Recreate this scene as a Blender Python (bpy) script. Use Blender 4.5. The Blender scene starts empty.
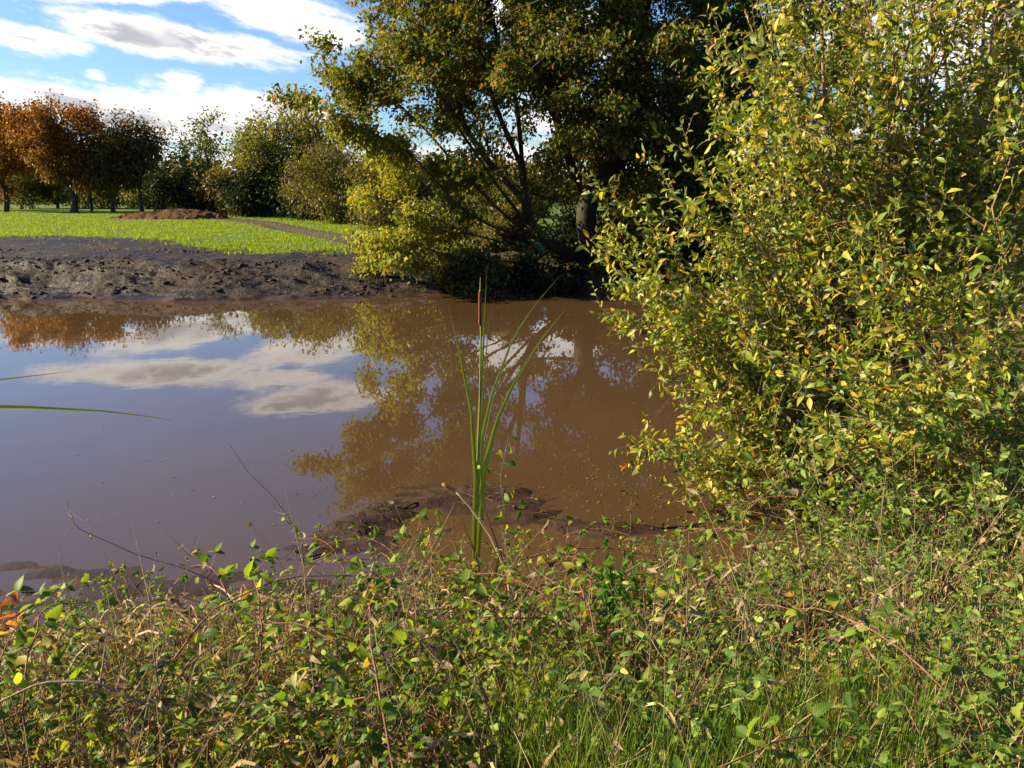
import bpy, math, random
import numpy as np
from mathutils import Vector
R = math.radians
rng = np.random.default_rng(11)
random.seed(11)
scn = bpy.context.scene
C = scn.collection

# ---------------------------------------------------------------- camera
CAMZ, PITCH, F = 2.4, R(13.8), 788.0
cd = bpy.data.cameras.new('camera'); cam = bpy.data.objects.new('camera', cd); C.objects.link(cam)
cam.location = (0, 0, CAMZ); cam.rotation_euler = (R(90) - PITCH, 0, 0)
cd.sensor_width = 36; cd.lens = F / 1024 * 36; cd.clip_start = .05; cd.clip_end = 5000
scn.camera = cam
CP, SP = math.cos(PITCH), math.sin(PITCH)

def ray(px, py):
    xc, yc = (px - 512) / F, -(py - 384) / F
    return np.array([xc, CP + yc * SP, -SP + yc * CP])
def at(px, py, D):
    """world point seen at a pixel, at depth D along +Y"""
    d = ray(px, py); return np.array([0, 0, CAMZ]) + d * (D / d[1])
def on_z(px, py, z=0.0):
    d = ray(px, py); return np.array([0, 0, CAMZ]) + d * ((z - CAMZ) / d[2])
def project(p):
    p = np.asarray(p, float); q = p - np.array([0, 0, CAMZ])
    zc = q[..., 1] * CP - q[..., 2] * SP
    yc = q[..., 1] * SP + q[..., 2] * CP
    return 512 + F * q[..., 0] / zc, 384 - F * yc / zc

# ---------------------------------------------------------------- light
SUN_AZ, SUN_EL = R(-87), R(24)            # azimuth from +Y (view direction), negative = left
EXPOSURE = 1.68
sdir = Vector((math.sin(SUN_AZ) * math.cos(SUN_EL), math.cos(SUN_AZ) * math.cos(SUN_EL), math.sin(SUN_EL)))
sl = bpy.data.lights.new('sun', 'SUN'); sl.energy = 5.0; sl.angle = R(.5); sl.color = (1, .83, .53)
so = bpy.data.objects.new('sun', sl); C.objects.link(so); so.rotation_euler = sdir.to_track_quat('Z', 'Y').to_euler()
so.location = (-30, 0, 30)
scn.view_settings.view_transform = 'Standard'; scn.view_settings.look = 'None'
scn.view_settings.exposure = EXPOSURE; scn.view_settings.gamma = 1; scn.view_settings.use_curve_mapping = False
cy = scn.cycles
cy.max_bounces = 7; cy.diffuse_bounces = 3; cy.glossy_bounces = 3; cy.transmission_bounces = 4; cy.transparent_max_bounces = 4
cy.caustics_reflective = False; cy.caustics_refractive = False; cy.sample_clamp_indirect = 6
cy.use_adaptive_sampling = True; cy.adaptive_threshold = .015
try: cy.use_denoising = True; cy.denoiser = 'OPENIMAGEDENOISE'
except Exception: pass

def math_node(nt, op, *ins):
    n = nt.nodes.new('ShaderNodeMath'); n.operation = op
    for i, v in enumerate(ins):
        if isinstance(v, (int, float)): n.inputs[i].default_value = v
        else: nt.links.new(v, n.inputs[i])
    return n.outputs[0]
def smooth(nt, v, a, b, lo=0., hi=1.):
    n = nt.nodes.new('ShaderNodeMapRange'); n.interpolation_type = 'SMOOTHSTEP'
    nt.links.new(v, n.inputs[0])
    for i, x in enumerate((a, b, lo, hi)): n.inputs[i + 1].default_value = x
    return n.outputs[0]
def mixc(nt, f, a, b):
    n = nt.nodes.new('ShaderNodeMix'); n.data_type = 'RGBA'
    for i, v in ((0, f), (6, a), (7, b)):
        if isinstance(v, (int, float)): n.inputs[i].default_value = v
        elif isinstance(v, tuple): n.inputs[i].default_value = (*v, 1)
        else: nt.links.new(v, n.inputs[i])
    return n.outputs[2]

w = bpy.data.worlds.new('World'); scn.world = w; w.use_nodes = True
nt = w.node_tree; nt.nodes.clear()
out = nt.nodes.new('ShaderNodeOutputWorld'); bg = nt.nodes.new('ShaderNodeBackground')
sky = nt.nodes.new('ShaderNodeTexSky'); sky.sky_type = 'NISHITA'; sky.sun_disc = False
sky.sun_elevation = SUN_EL; sky.sun_rotation = SUN_AZ; sky.altitude = 100; sky.air_density = 1.0; sky.dust_density = .6; sky.ozone_density = 1.6
SKY_STRENGTH = .05
tc = nt.nodes.new('ShaderNodeTexCoord')
sx = nt.nodes.new('ShaderNodeSeparateXYZ'); nt.links.new(tc.outputs['Generated'], sx.inputs[0])
az = math_node(nt, 'ARCTAN2', sx.outputs[0], sx.outputs[1])
el = math_node(nt, 'ARCSINE', sx.outputs[2])
def azel(px, py):
    d = ray(px, py); d = d / np.linalg.norm(d); return math.atan2(d[0], d[1]), math.asin(d[2])
cv = nt.nodes.new('ShaderNodeCombineXYZ')
nt.links.new(math_node(nt, 'MULTIPLY', az, 13.0), cv.inputs[0])
nt.links.new(math_node(nt, 'ADD', math_node(nt, 'MULTIPLY', el, 42.0), math_node(nt, 'MULTIPLY', az, 6.0)), cv.inputs[1])
def noise(vec, scale, detail, rough=.6, off=0.0):
    n = nt.nodes.new('ShaderNodeTexNoise'); n.inputs['Scale'].default_value = scale; n.inputs['Detail'].default_value = detail
    n.inputs['Roughness'].default_value = rough
    v = nt.nodes.new('ShaderNodeVectorMath'); v.operation = 'ADD'; nt.links.new(vec, v.inputs[0]); v.inputs[1].default_value = (off, off * .7, off * .3)
    nt.links.new(v.outputs[0], n.inputs['Vector']); return n
n1 = noise(cv.outputs[0], .8, 9, .66)
n2 = noise(cv.outputs[0], .55, 3, .5, 31.)
# (end pixel a, end pixel b, half height in pixels, strength): clouds placed by direction, some added out of view
clouds = [((-60, 22), (105, 52), 13, 1.2), ((10, 10), (325, 62), 18, 1.25), ((205, 0), (390, 40), 21, 1.25),
          ((-90, 76), (160, 124), 22, 1.3), ((40, 118), (310, 112), 30, 1.4), ((165, 74), (208, 100), 18, 1.1),
          ((225, 104), (335, 118), 13, .95), ((86, 72), (110, 76), 5, .5), ((-700, -40), (-150, 30), 60, 1.1),
          ((-400, 110), (-60, 150), 30, 1.1), ((430, -10), (640, 40), 28, 1.0), ((760, 0), (1100, 60), 45, 1.1),
          ((480, 110), (760, 150), 30, .9), ((800, 130), (1400, 150), 40, .9), ((-40, 150), (900, 168), 26, .8),
          ((-60, -14), (320, -22), 15, 1.35), ((190, -56), (390, -40), 17, 1.35), ((560, -260), (900, -200), 40, .7)]  # pair just above the view is unseen, added for its reflection in the pond
dens = None
for a, b, hh, s in clouds:
    A, B = azel(*a), azel(*b)
    ca, ce = (A[0] + B[0]) / 2, (A[1] + B[1]) / 2
    L = math.hypot(B[0] - A[0], B[1] - A[1]) / 2; th = math.atan2(B[1] - A[1], B[0] - A[0]); H = hh / F
    da = math_node(nt, 'SUBTRACT', az, ca); de = math_node(nt, 'SUBTRACT', el, ce)
    u = math_node(nt, 'ADD', math_node(nt, 'MULTIPLY', da, math.cos(th) / L), math_node(nt, 'MULTIPLY', de, math.sin(th) / L))
    v = math_node(nt, 'ADD', math_node(nt, 'MULTIPLY', da, -math.sin(th) / H), math_node(nt, 'MULTIPLY', de, math.cos(th) / H))
    q = math_node(nt, 'ADD', math_node(nt, 'MULTIPLY', u, u), math_node(nt, 'MULTIPLY', v, v))
    f = math_node(nt, 'MULTIPLY', math_node(nt, 'SUBTRACT', 1.0, q), s)
    dens = f if dens is None else math_node(nt, 'MAXIMUM', dens, f)
dens = math_node(nt, 'MAXIMUM', dens, -1.2)
d2 = math_node(nt, 'ADD', dens, math_node(nt, 'MULTIPLY', math_node(nt, 'SUBTRACT', n1.outputs[0], .5), 4.6))
cover = smooth(nt, d2, -.15, 1.0)
core = math_node(nt, 'MULTIPLY', smooth(nt, d2, .7, 1.5), smooth(nt, n2.outputs[0], .36, .56))
ccol = mixc(nt, core, (8.0, 7.7, 7.3), (3.6, 3.65, 4.05))
mul = nt.nodes.new('ShaderNodeMix'); mul.data_type = 'RGBA'; mul.blend_type = 'MULTIPLY'; mul.inputs[0].default_value = 1
nt.links.new(sky.outputs[0], mul.inputs[6]); mul.inputs[7].default_value = (.72, .92, 1.2, 1)
final = mixc(nt, cover, mul.outputs[2], ccol)
nt.links.new(final, bg.inputs[0]); bg.inputs[1].default_value = SKY_STRENGTH
nt.links.new(bg.outputs[0], out.inputs[0])

# ---------------------------------------------------------------- helpers
def vnoise(x, y, seed=0):
    xi, yi = np.floor(x).astype(np.int64), np.floor(y).astype(np.int64)
    fx, fy = x - xi, y - yi
    fx = fx * fx * (3 - 2 * fx); fy = fy * fy * (3 - 2 * fy)
    def h(a, b):
        n = (a * 374761393 + b * 668265263 + seed * 974711) & 0xffffffff
        n = ((n ^ (n >> 13)) * 1274126177) & 0xffffffff
        return ((n ^ (n >> 16)) & 0xffff) / 65535.0
    return (h(xi, yi) * (1 - fx) + h(xi + 1, yi) * fx) * (1 - fy) + (h(xi, yi + 1) * (1 - fx) + h(xi + 1, yi + 1) * fx) * fy
def fbm(x, y, f, o=4, seed=0):
    s, a, t = 0, 1., 0
    for i in range(o):
        s = s + a * vnoise(x * f, y * f, seed + i); t += a; a *= .5; f *= 2.03
    return s / t - .5
def unit(v):
    v = np.asarray(v, float); return v / np.maximum(np.linalg.norm(v, axis=-1, keepdims=True), 1e-9)

class MB:
    """collects quads (tubes, leaves) with a random number, a hue number and a leaf coordinate per vertex"""
    def __init__(s): s.V, s.Q, s.A, s.n = [], [], [], 0
    def add(s, V, Q, A):
        s.V.append(V); s.Q.append(Q + s.n); s.A.append(A); s.n += len(V)
    def tube(s, P, rad, sides=5, rnd=None, hue=0.):
        P = np.asarray(P, float); n = len(P)
        rad = np.broadcast_to(np.asarray(rad, float), (n,))
        T = unit(np.gradient(P, axis=0))
        ref = np.array([.31, .17, .93]) if abs(T[0] @ np.array([.31, .17, .93])) < .9 else np.array([.9, .4, .1])
        U = unit(np.cross(T, ref)); W = np.cross(T, U)
        a = np.arange(sides) * 2 * math.pi / sides
        V = P[:, None] + rad[:, None, None] * (np.cos(a)[None, :, None] * U[:, None] + np.sin(a)[None, :, None] * W[:, None])
        i = np.arange(n - 1)[:, None] * sides; j = np.arange(sides)[None]; k = (j + 1) % sides
        Q = np.stack([i + j, i + k, i + sides + k, i + sides + j], -1).reshape(-1, 4)
        A = np.zeros((n * sides, 4)); A[:, 0] = rng.random() if rnd is None else rnd; A[:, 1] = hue
        s.add(V.reshape(-1, 3), Q, A)
        if rad[-1] > .003:                                  # close the end of a thick tube
            e = (n - 1) * sides
            for t in range(1, sides - 2, 2): s.Q[-1] = np.vstack([s.Q[-1], [[e + s.n - n * sides, e + t + s.n - n * sides, e + t + 1 + s.n - n * sides, e + min(t + 2, sides - 1) + s.n - n * sides]]])
    def leaves(s, P, D, N, L, W, prof, fold=.25, curl=.25, hue=0., rnd=None, twist=0.):
        """batch of leaves: base P, direction D, face normal N, length L, full width W; prof = half width along the leaf"""
        P = np.asarray(P, float); m = len(P)
        if m == 0: return
        D = unit(D); S = unit(np.cross(D, N)); N = np.cross(S, D)
        prof = np.asarray(prof, float); k = len(prof); t = np.linspace(0, 1, k)
        L = np.broadcast_to(np.asarray(L, float), (m,)); W = np.broadcast_to(np.asarray(W, float), (m,))
        cu = np.broadcast_to(np.asarray(curl, float), (m,)) * (.5 + rng.random(m))
        fo = fold * (.4 + 1.2 * rng.random(m))
        cols = []
        for sgn in (-1, 0, 1):
            off = sgn * prof[None, :] * W[:, None]
            zz = -cu[:, None] * (t ** 2)[None] * L[:, None] + abs(sgn) * fo[:, None] * prof[None] * W[:, None]
            if twist: zz = zz + sgn * twist * t[None] * prof[None] * W[:, None] * (rng.random(m) - .5)[:, None]
            cols.append(P[:, None] + D[:, None] * (t[None, :, None] * L[:, None, None]) + S[:, None] * off[..., None] + N[:, None] * zz[..., None])
        V = np.stack(cols, 2)                                # m,k,3cols,3
        A = np.zeros((m, k, 3, 4)); A[..., 0] = (rng.random(m) if rnd is None else np.broadcast_to(rnd, (m,)))[:, None, None]
        A[..., 1] = np.broadcast_to(np.asarray(hue, float), (m,))[:, None, None]
        A[..., 2] = t[None, :, None]; A[..., 3] = (prof[None, :, None] * np.array([-1, 0, 1])[None, None]) 
        b = np.arange(m)[:, None, None] * (k * 3); i = np.arange(k - 1)[None, :, None] * 3; c = np.arange(2)[None, None]
        Q = np.stack([b + i + c, b + i + c + 1, b + i + c + 4, b + i + c + 3], -1).reshape(-1, 4)
        s.add(V.reshape(-1, 3), Q, A.reshape(-1, 4))
    def mesh(s, name, mat, smooth_=False):
        me = bpy.data.meshes.new(name)
        V = np.concatenate(s.V); Q = np.concatenate(s.Q).astype(np.int32); A = np.concatenate(s.A)
        me.vertices.add(len(V)); me.vertices.foreach_set('co', V.astype(np.float32).ravel())
        me.loops.add(Q.size); me.loops.foreach_set('vertex_index', Q.ravel())
        me.polygons.add(len(Q)); me.polygons.foreach_set('loop_start', np.arange(len(Q), dtype=np.int32) * 4)
        if smooth_: me.polygons.foreach_set('use_smooth', np.ones(len(Q), bool))
        for i, nm in enumerate(('rnd', 'hue', 'along', 'across')):
            at_ = me.attributes.new(nm, 'FLOAT', 'POINT'); at_.data.foreach_set('value', np.ascontiguousarray(A[:, i], dtype=np.float32))
        me.update(calc_edges=True); me.materials.append(mat); return me
    def build(s, name, mat, parent=None, smooth_=False):
        if not s.V: return None
        o = bpy.data.objects.new(name, s.mesh(name, mat, smooth_)); C.objects.link(o)
        if parent is not None: o.parent = parent
        return o

def tag(o, label=None, cat=None, group=None, kind=None):
    for k, v in (('label', label), ('category', cat), ('group', group), ('kind', kind)):
        if v: o[k] = v
    return o
def empty(name, loc, label, cat, group=None, rz=0.):
    o = bpy.data.objects.new(name, None); C.objects.link(o); o.location = loc; o.rotation_euler = (0, 0, rz); o.empty_display_size = .1
    return tag(o, label, cat, group)
def copy_thing(root, loc, rz, sc=1., label=None, tilt=(0, 0)):
    r = root.copy(); C.objects.link(r); r.location = loc; r.rotation_euler = (tilt[0], tilt[1], rz); r.scale = (sc, sc, sc)
    if label: r['label'] = label
    for ch in list(root.children):
        c = ch.copy(); C.objects.link(c); c.parent = r
        for g in list(ch.children):
            d = g.copy(); C.objects.link(d); d.parent = c
    return r

# ---------------------------------------------------------------- materials
def new_mat(name):
    m = bpy.data.materials.new(name); m.use_nodes = True; t = m.node_tree; t.nodes.clear()
    return m, t, t.nodes.new('ShaderNodeOutputMaterial')
def attr(t, name):
    n = t.nodes.new('ShaderNodeAttribute'); n.attribute_name = name; return n.outputs['Fac']
def ramp(t, f, stops, interp='LINEAR'):
    n = t.nodes.new('ShaderNodeValToRGB'); t.links.new(f, n.inputs[0]); e = n.color_ramp; e.interpolation = interp
    while len(e.elements) < len(stops): e.elements.new(.5)
    for el_, (p, c) in zip(e.elements, stops): el_.position = p; el_.color = (*c, 1)
    return n.outputs[0]
def tnoise(t, scale, detail=4, rough=.6, coord='Object', vec=None):
    n = t.nodes.new('ShaderNodeTexNoise'); n.inputs['Scale'].default_value = scale; n.inputs['Detail'].default_value = detail; n.inputs['Roughness'].default_value = rough
    if vec is None: vec = t.nodes.new('ShaderNodeTexCoord').outputs[coord]
    t.links.new(vec, n.inputs['Vector']); return n.outputs[0]
def bump(t, h, dist, strength=1.):
    b = t.nodes.new('ShaderNodeBump'); t.links.new(h, b.inputs['Height']); b.inputs['Distance'].default_value = dist; b.inputs['Strength'].default_value = strength
    return b.outputs[0]
def principled(t, col, rough, normal=None, spec=.5):
    p = t.nodes.new('ShaderNodeBsdfPrincipled')
    if isinstance(col, tuple): p.inputs['Base Color'].default_value = (*col, 1)
    else: t.links.new(col, p.inputs['Base Color'])
    if isinstance(rough, (int, float)): p.inputs['Roughness'].default_value = rough
    else: t.links.new(rough, p.inputs['Roughness'])
    p.inputs['Specular IOR Level'].default_value = spec
    if normal is not None: t.links.new(normal, p.inputs['Normal'])
    return p
def leaf_mat(name, stops, stops2=None, trans=.42, rough=.48, spec=.22, tgain=(1.5, 1.35, .5), veins=False):
    m, t, o = new_mat(name)
    r = attr(t, 'rnd'); col = ramp(t, r, stops)
    if stops2: col = mixc(t, attr(t, 'hue'), col, ramp(t, r, stops2))
    ns = tnoise(t, 60, 3)
    col = mixc(t, smooth(t, ns, .55, .8, 0, .35), col, (.10, .07, .02))
    nrm = None
    if veins:
        al, ac = attr(t, 'along'), attr(t, 'across')
        ab = math_node(t, 'ABSOLUTE', ac)
        wv = math_node(t, 'SINE', math_node(t, 'MULTIPLY', math_node(t, 'SUBTRACT', al, math_node(t, 'MULTIPLY', ab, .55)), 52.))
        nrm = bump(t, wv, .0006, .4)
        rib = smooth(t, ab, .0, .05, .45, 0)
        col = mixc(t, rib, col, (.20, .22, .07))
    p = principled(t, col, rough, nrm, spec)
    tr = t.nodes.new('ShaderNodeBsdfTranslucent')
    g = t.nodes.new('ShaderNodeMix'); g.data_type = 'RGBA'; g.blend_type = 'MULTIPLY'; g.inputs[0].default_value = 1
    t.links.new(col, g.inputs[6]); g.inputs[7].default_value = (*tgain, 1); t.links.new(g.outputs[2], tr.inputs[0])
    mx = t.nodes.new('ShaderNodeMixShader'); mx.inputs[0].default_value = trans
    t.links.new(p.outputs[0], mx.inputs[1]); t.links.new(tr.outputs[0], mx.inputs[2]); t.links.new(mx.outputs[0], o.inputs[0])
    return m
def bark_mat(name, c1, c2, scale=9, bumpd=.03, moss=None):
    m, t, o = new_mat(name)
    mp = t.nodes.new('ShaderNodeMapping'); mp.inputs['Scale'].default_value = (1, 1, .25)
    t.links.new(t.nodes.new('ShaderNodeTexCoord').outputs['Object'], mp.inputs[0])
    n = tnoise(t, scale, 6, .7, vec=mp.outputs[0])
    col = ramp(t, n, [(.3, c1), (.7, c2)])
    if moss:
        col = mixc(t, smooth(t, tnoise(t, 1.3, 3), .5, .65, 0, .6), col, moss)
    p = principled(t, col, .85, bump(t, n, bumpd), .25); t.links.new(p.outputs[0], o.inputs[0]); return m

M = {}
M['oak_leaf'] = leaf_mat('oak_leaf', [(0, (.032, .056, .012)), (.45, (.060, .088, .015)), (.78, (.10, .115, .018)), (.9, (.19, .12, .02)), (1, (.26, .10, .015))],
                         [(0, (.13, .17, .020)), (.6, (.22, .25, .028)), (.9, (.34, .30, .03)), (1, (.40, .2, .02))])
M['orange_leaf'] = leaf_mat('orange_leaf', [(0, (.13, .045, .010)), (.5, (.25, .095, .014)), (1, (.36, .17, .02))],
                            [(0, (.08, .05, .015)), (.5, (.14, .09, .02)), (1, (.2, .15, .03))])
M['rust_leaf'] = leaf_mat('rust_leaf', [(0, (.08, .032, .010)), (.5, (.16, .066, .016)), (1, (.26, .13, .025))], [(0, (.10, .07, .015)), (1, (.2, .15, .03))])
M['brown_leaf'] = leaf_mat('brown_leaf', [(0, (.075, .045, .018)), (.6, (.125, .080, .025)), (1, (.19, .14, .03))],
                           [(0, (.05, .045, .015)), (1, (.12, .11, .03))])
M['green_leaf'] = leaf_mat('green_leaf', [(0, (.04, .060, .018)), (.5, (.08, .105, .028)), (1, (.16, .17, .04))],
                           [(0, (.12, .11, .02)), (.6, (.20, .17, .025)), (1, (.27, .2, .03))])
M['olive_leaf'] = leaf_mat('olive_leaf', [(0, (.06, .06, .018)), (.6, (.10, .095, .025)), (1, (.16, .14, .03))])
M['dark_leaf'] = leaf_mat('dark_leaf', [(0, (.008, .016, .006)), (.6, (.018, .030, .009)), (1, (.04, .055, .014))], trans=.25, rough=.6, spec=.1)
M['willow_leaf'] = leaf_mat('willow_leaf', [(0, (.04, .08, .010)), (.3, (.11, .17, .017)), (.62, (.23, .29, .027)), (.85, (.43, .42, .035)), (.965, (.46, .26, .03)), (1, (.6, .56, .34))],
                            trans=.45, rough=.36, spec=.4, veins=True)
M['bramble_leaf'] = leaf_mat('bramble_leaf', [(0, (.04, .09, .014)), (.45, (.11, .20, .022)), (.8, (.26, .34, .033)), (.95, (.30, .20, .03)), (1, (.30, .08, .02))], trans=.48, rough=.45, veins=True)
M['nettle_leaf'] = leaf_mat('nettle_leaf', [(0, (.05, .11, .024)), (.5, (.13, .23, .038)), (.85, (.26, .36, .06)), (1, (.44, .42, .15))], trans=.46, rough=.5, veins=True)
M['fresh_leaf'] = leaf_mat('fresh_leaf', [(0, (.03, .11, .012)), (1, (.07, .2, .02))], trans=.4, rough=.4)
M['litter'] = leaf_mat('undergrowth_leaf', [(0, (.05, .09, .018)), (.25, (.09, .16, .024)), (.55, (.22, .29, .04)), (.7, (.30, .24, .05)), (.85, (.28, .15, .05)), (1, (.46, .36, .2))], trans=.46, rough=.5)
M['autumn_leaf'] = leaf_mat('autumn_leaf', [(0, (.35, .09, .01)), (1, (.5, .17, .02))], trans=.45)
M['dry_leaf'] = leaf_mat('dry_leaf', [(0, (.09, .06, .035)), (1, (.28, .22, .14))], trans=.25, rough=.6, veins=True)
M['blade'] = leaf_mat('grass_blade', [(0, (.05, .12, .01)), (.6, (.10, .2, .015)), (.85, (.2, .25, .03)), (1, (.36, .28, .12))], trans=.4, rough=.4)
M['field_blade'] = leaf_mat('field_blade', [(0, (.11, .18, .010)), (.6, (.20, .27, .014)), (1, (.33, .32, .03))], trans=.45, rough=.7, spec=.08, tgain=(1.35, 1.4, .4))
M['reed_leaf'] = leaf_mat('reed_leaf', [(0, (.15, .22, .03)), (.6, (.24, .31, .04)), (1, (.34, .38, .08))], [(0, (.4, .16, .04)), (1, (.45, .22, .06))], trans=.3, rough=.35)
M['straw'] = leaf_mat('straw', [(0, (.18, .10, .045)), (.6, (.34, .23, .11)), (1, (.52, .41, .22))], trans=.2, rough=.6)
M['spike'] = bark_mat('reedmace_spike', (.075, .024, .010), (.14, .045, .016), 200, .002)
M['spike_pale'] = bark_mat('withered_spike', (.30, .12, .04), (.45, .2, .07), 200, .002)
M['bark'] = bark_mat('oak_bark', (.014, .010, .007), (.05, .038, .026), 7, .04, (.05, .055, .018))
M['far_bark'] = bark_mat('tree_bark', (.03, .022, .016), (.08, .06, .045), 6, .03)
M['twig'] = bark_mat('willow_twig', (.09, .055, .03), (.27, .18, .10), 40, .004)
M['cane'] = bark_mat('bramble_cane', (.11, .04, .03), (.26, .13, .08), 60, .002)
M['dead'] = bark_mat('dead_stem', (.10, .07, .045), (.30, .22, .14), 60, .002)
M['green_stem'] = bark_mat('green_stem', (.08, .1, .03), (.2, .19, .07), 50, .002)

# water: opaque silty brown with a mirror surface
m, t, o = new_mat('muddy_water')
n1_ = tnoise(t, .35, 3); col = ramp(t, n1_, [(.35, (.066, .038, .018)), (.7, (.082, .048, .023))])
mp = t.nodes.new('ShaderNodeMapping'); mp.inputs['Scale'].default_value = (1, 1.6, 1)
t.links.new(t.nodes.new('ShaderNodeTexCoord').outputs['Object'], mp.inputs[0])
rip = math_node(t, 'ADD', tnoise(t, 2.2, 2, .5, vec=mp.outputs[0]), math_node(t, 'MULTIPLY', tnoise(t, 9, 2, .5, vec=mp.outputs[0]), .12))
p = principled(t, col, .015, bump(t, rip, .004, .10), .5); p.inputs['IOR'].default_value = 1.6
t.links.new(p.outputs[0], o.inputs[0]); M['water'] = m

# ground: mud, pasture soil, leaf litter, dirt track by masks that stay with the place
m, t, o = new_mat('ground')
pos = t.nodes.new('ShaderNodeTexCoord').outputs['Object']
nA, nB, nC = tnoise(t, 1.1, 6, .65, vec=pos), tnoise(t, 7, 6, .7, vec=pos), tnoise(t, 38, 4, .7, vec=pos)
mud = ramp(t, math_node(t, 'ADD', math_node(t, 'MULTIPLY', nA, .5), math_node(t, 'MULTIPLY', nB, .5)),
           [(.38, (.008, .004, .0025)), (.5, (.020, .0105, .0065)), (.58, (.045, .025, .017)), (.67, (.10, .062, .044))])
soil = ramp(t, nC, [(.35, (.035, .022, .012)), (.6, (.085, .055, .03)), (.75, (.15, .10, .05))])
turf = ramp(t, nB, [(.3, (.05, .09, .010)), (.6, (.10, .16, .013)), (.8, (.15, .18, .025))])
track = ramp(t, nB, [(.3, (.09, .062, .042)), (.7, (.17, .125, .09))])
fg = smooth(t, math_node(t, 'ADD', attr(t, 'grass'), math_node(t, 'MULTIPLY', math_node(t, 'SUBTRACT', nB, .5), .9)), .42, .6)
col = mixc(t, attr(t, 'litter'), mud, soil); col = mixc(t, fg, col, turf); col = mixc(t, attr(t, 'track'), col, track)
sz_ = t.nodes.new('ShaderNodeSeparateXYZ'); t.links.new(pos, sz_.inputs[0])
soak = smooth(t, math_node(t, 'ADD', sz_.outputs[2], math_node(t, 'MULTIPLY', nB, .05)), .05, .12, 1, 0)     # soaked mud at the waterline
col = mixc(t, math_node(t, 'MULTIPLY', soak, .6), col, (.048, .026, .014))
wet = math_node(t, 'SUBTRACT', smooth(t, math_node(t, 'ADD', math_node(t, 'MULTIPLY', nA, .6), math_node(t, 'MULTIPLY', nB, .4)), .42, .6, .42, .8), math_node(t, 'MULTIPLY', soak, .16))
rough = math_node(t, 'MAXIMUM', wet, math_node(t, 'MULTIPLY', math_node(t, 'MAXIMUM', attr(t, 'litter'), fg), .9))
hgt = math_node(t, 'ADD', math_node(t, 'MULTIPLY', nB, 1.), math_node(t, 'MULTIPLY', nC, .14))
nb = bump(t, hgt, .08, 1.); t.links.new(math_node(t, 'SUBTRACT', 1., math_node(t, 'MULTIPLY', soak, .8)), nb.node.inputs['Strength'])
p = principled(t, col, rough, nb, .24); t.links.new(p.outputs[0], o.inputs[0]); M['ground'] = m

m, t, o = new_mat('heap_soil')
n = tnoise(t, 3.5, 7, .75); p = principled(t, ramp(t, n, [(.3, (.05, .018, .008)), (.6, (.13, .048, .02)), (.8, (.22, .09, .042))]), .9, bump(t, n, .12), .2)
t.links.new(p.outputs[0], o.inputs[0]); M['heap'] = m

# ---------------------------------------------------------------- terrain
pond = np.array([(-60, 15.5), (-30, 17.2), (-20, 17.4), (-12, 17.7), (-7, 17.5), (-3.4, 17.8), (-2, 18.2), (-1.0, 18.8), (.4, 18.9), (1.6, 18.4), (3.2, 17.6), (4.9, 14.6),
                 (5.0, 11), (4.0, 8.4), (2.9, 7), (2.3, 5.7), (1.95, 5.0), (1.1, 4.5), (0, 4.25), (-1, 4.15), (-2.5, 4.2), (-4, 4.0), (-8, 3.5), (-20, 3.2), (-60, 4)])
bar = np.array([on_z(x, y)[:2] for x, y in ((290, 556), (350, 530), (420, 503), (485, 490), (540, 512), (610, 531), (680, 527), (745, 522))])
def seg_dist(x, y, P, closed):
    d = np.full(x.shape, 1e9)
    n = len(P)
    for i in range(n if closed else n - 1):
        a, b = P[i], P[(i + 1) % n]; ab = b - a
        tt = np.clip(((x - a[0]) * ab[0] + (y - a[1]) * ab[1]) / (ab @ ab), 0, 1)
        d = np.minimum(d, np.hypot(x - a[0] - tt * ab[0], y - a[1] - tt * ab[1]))
    return d
def inside(x, y, P):
    c = np.zeros(x.shape, bool); n = len(P)
    for i in range(n):
        a, b = P[i], P[(i + 1) % n]
        if a[1] == b[1]: continue
        c ^= ((a[1] > y) != (b[1] > y)) & (x < (b[0] - a[0]) * (y - a[1]) / (b[1] - a[1]) + a[0])
    return c
def sstep(v, a, b):
    q = np.clip((v - a) / (b - a), 0, 1); return q * q * (3 - 2 * q)
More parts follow.
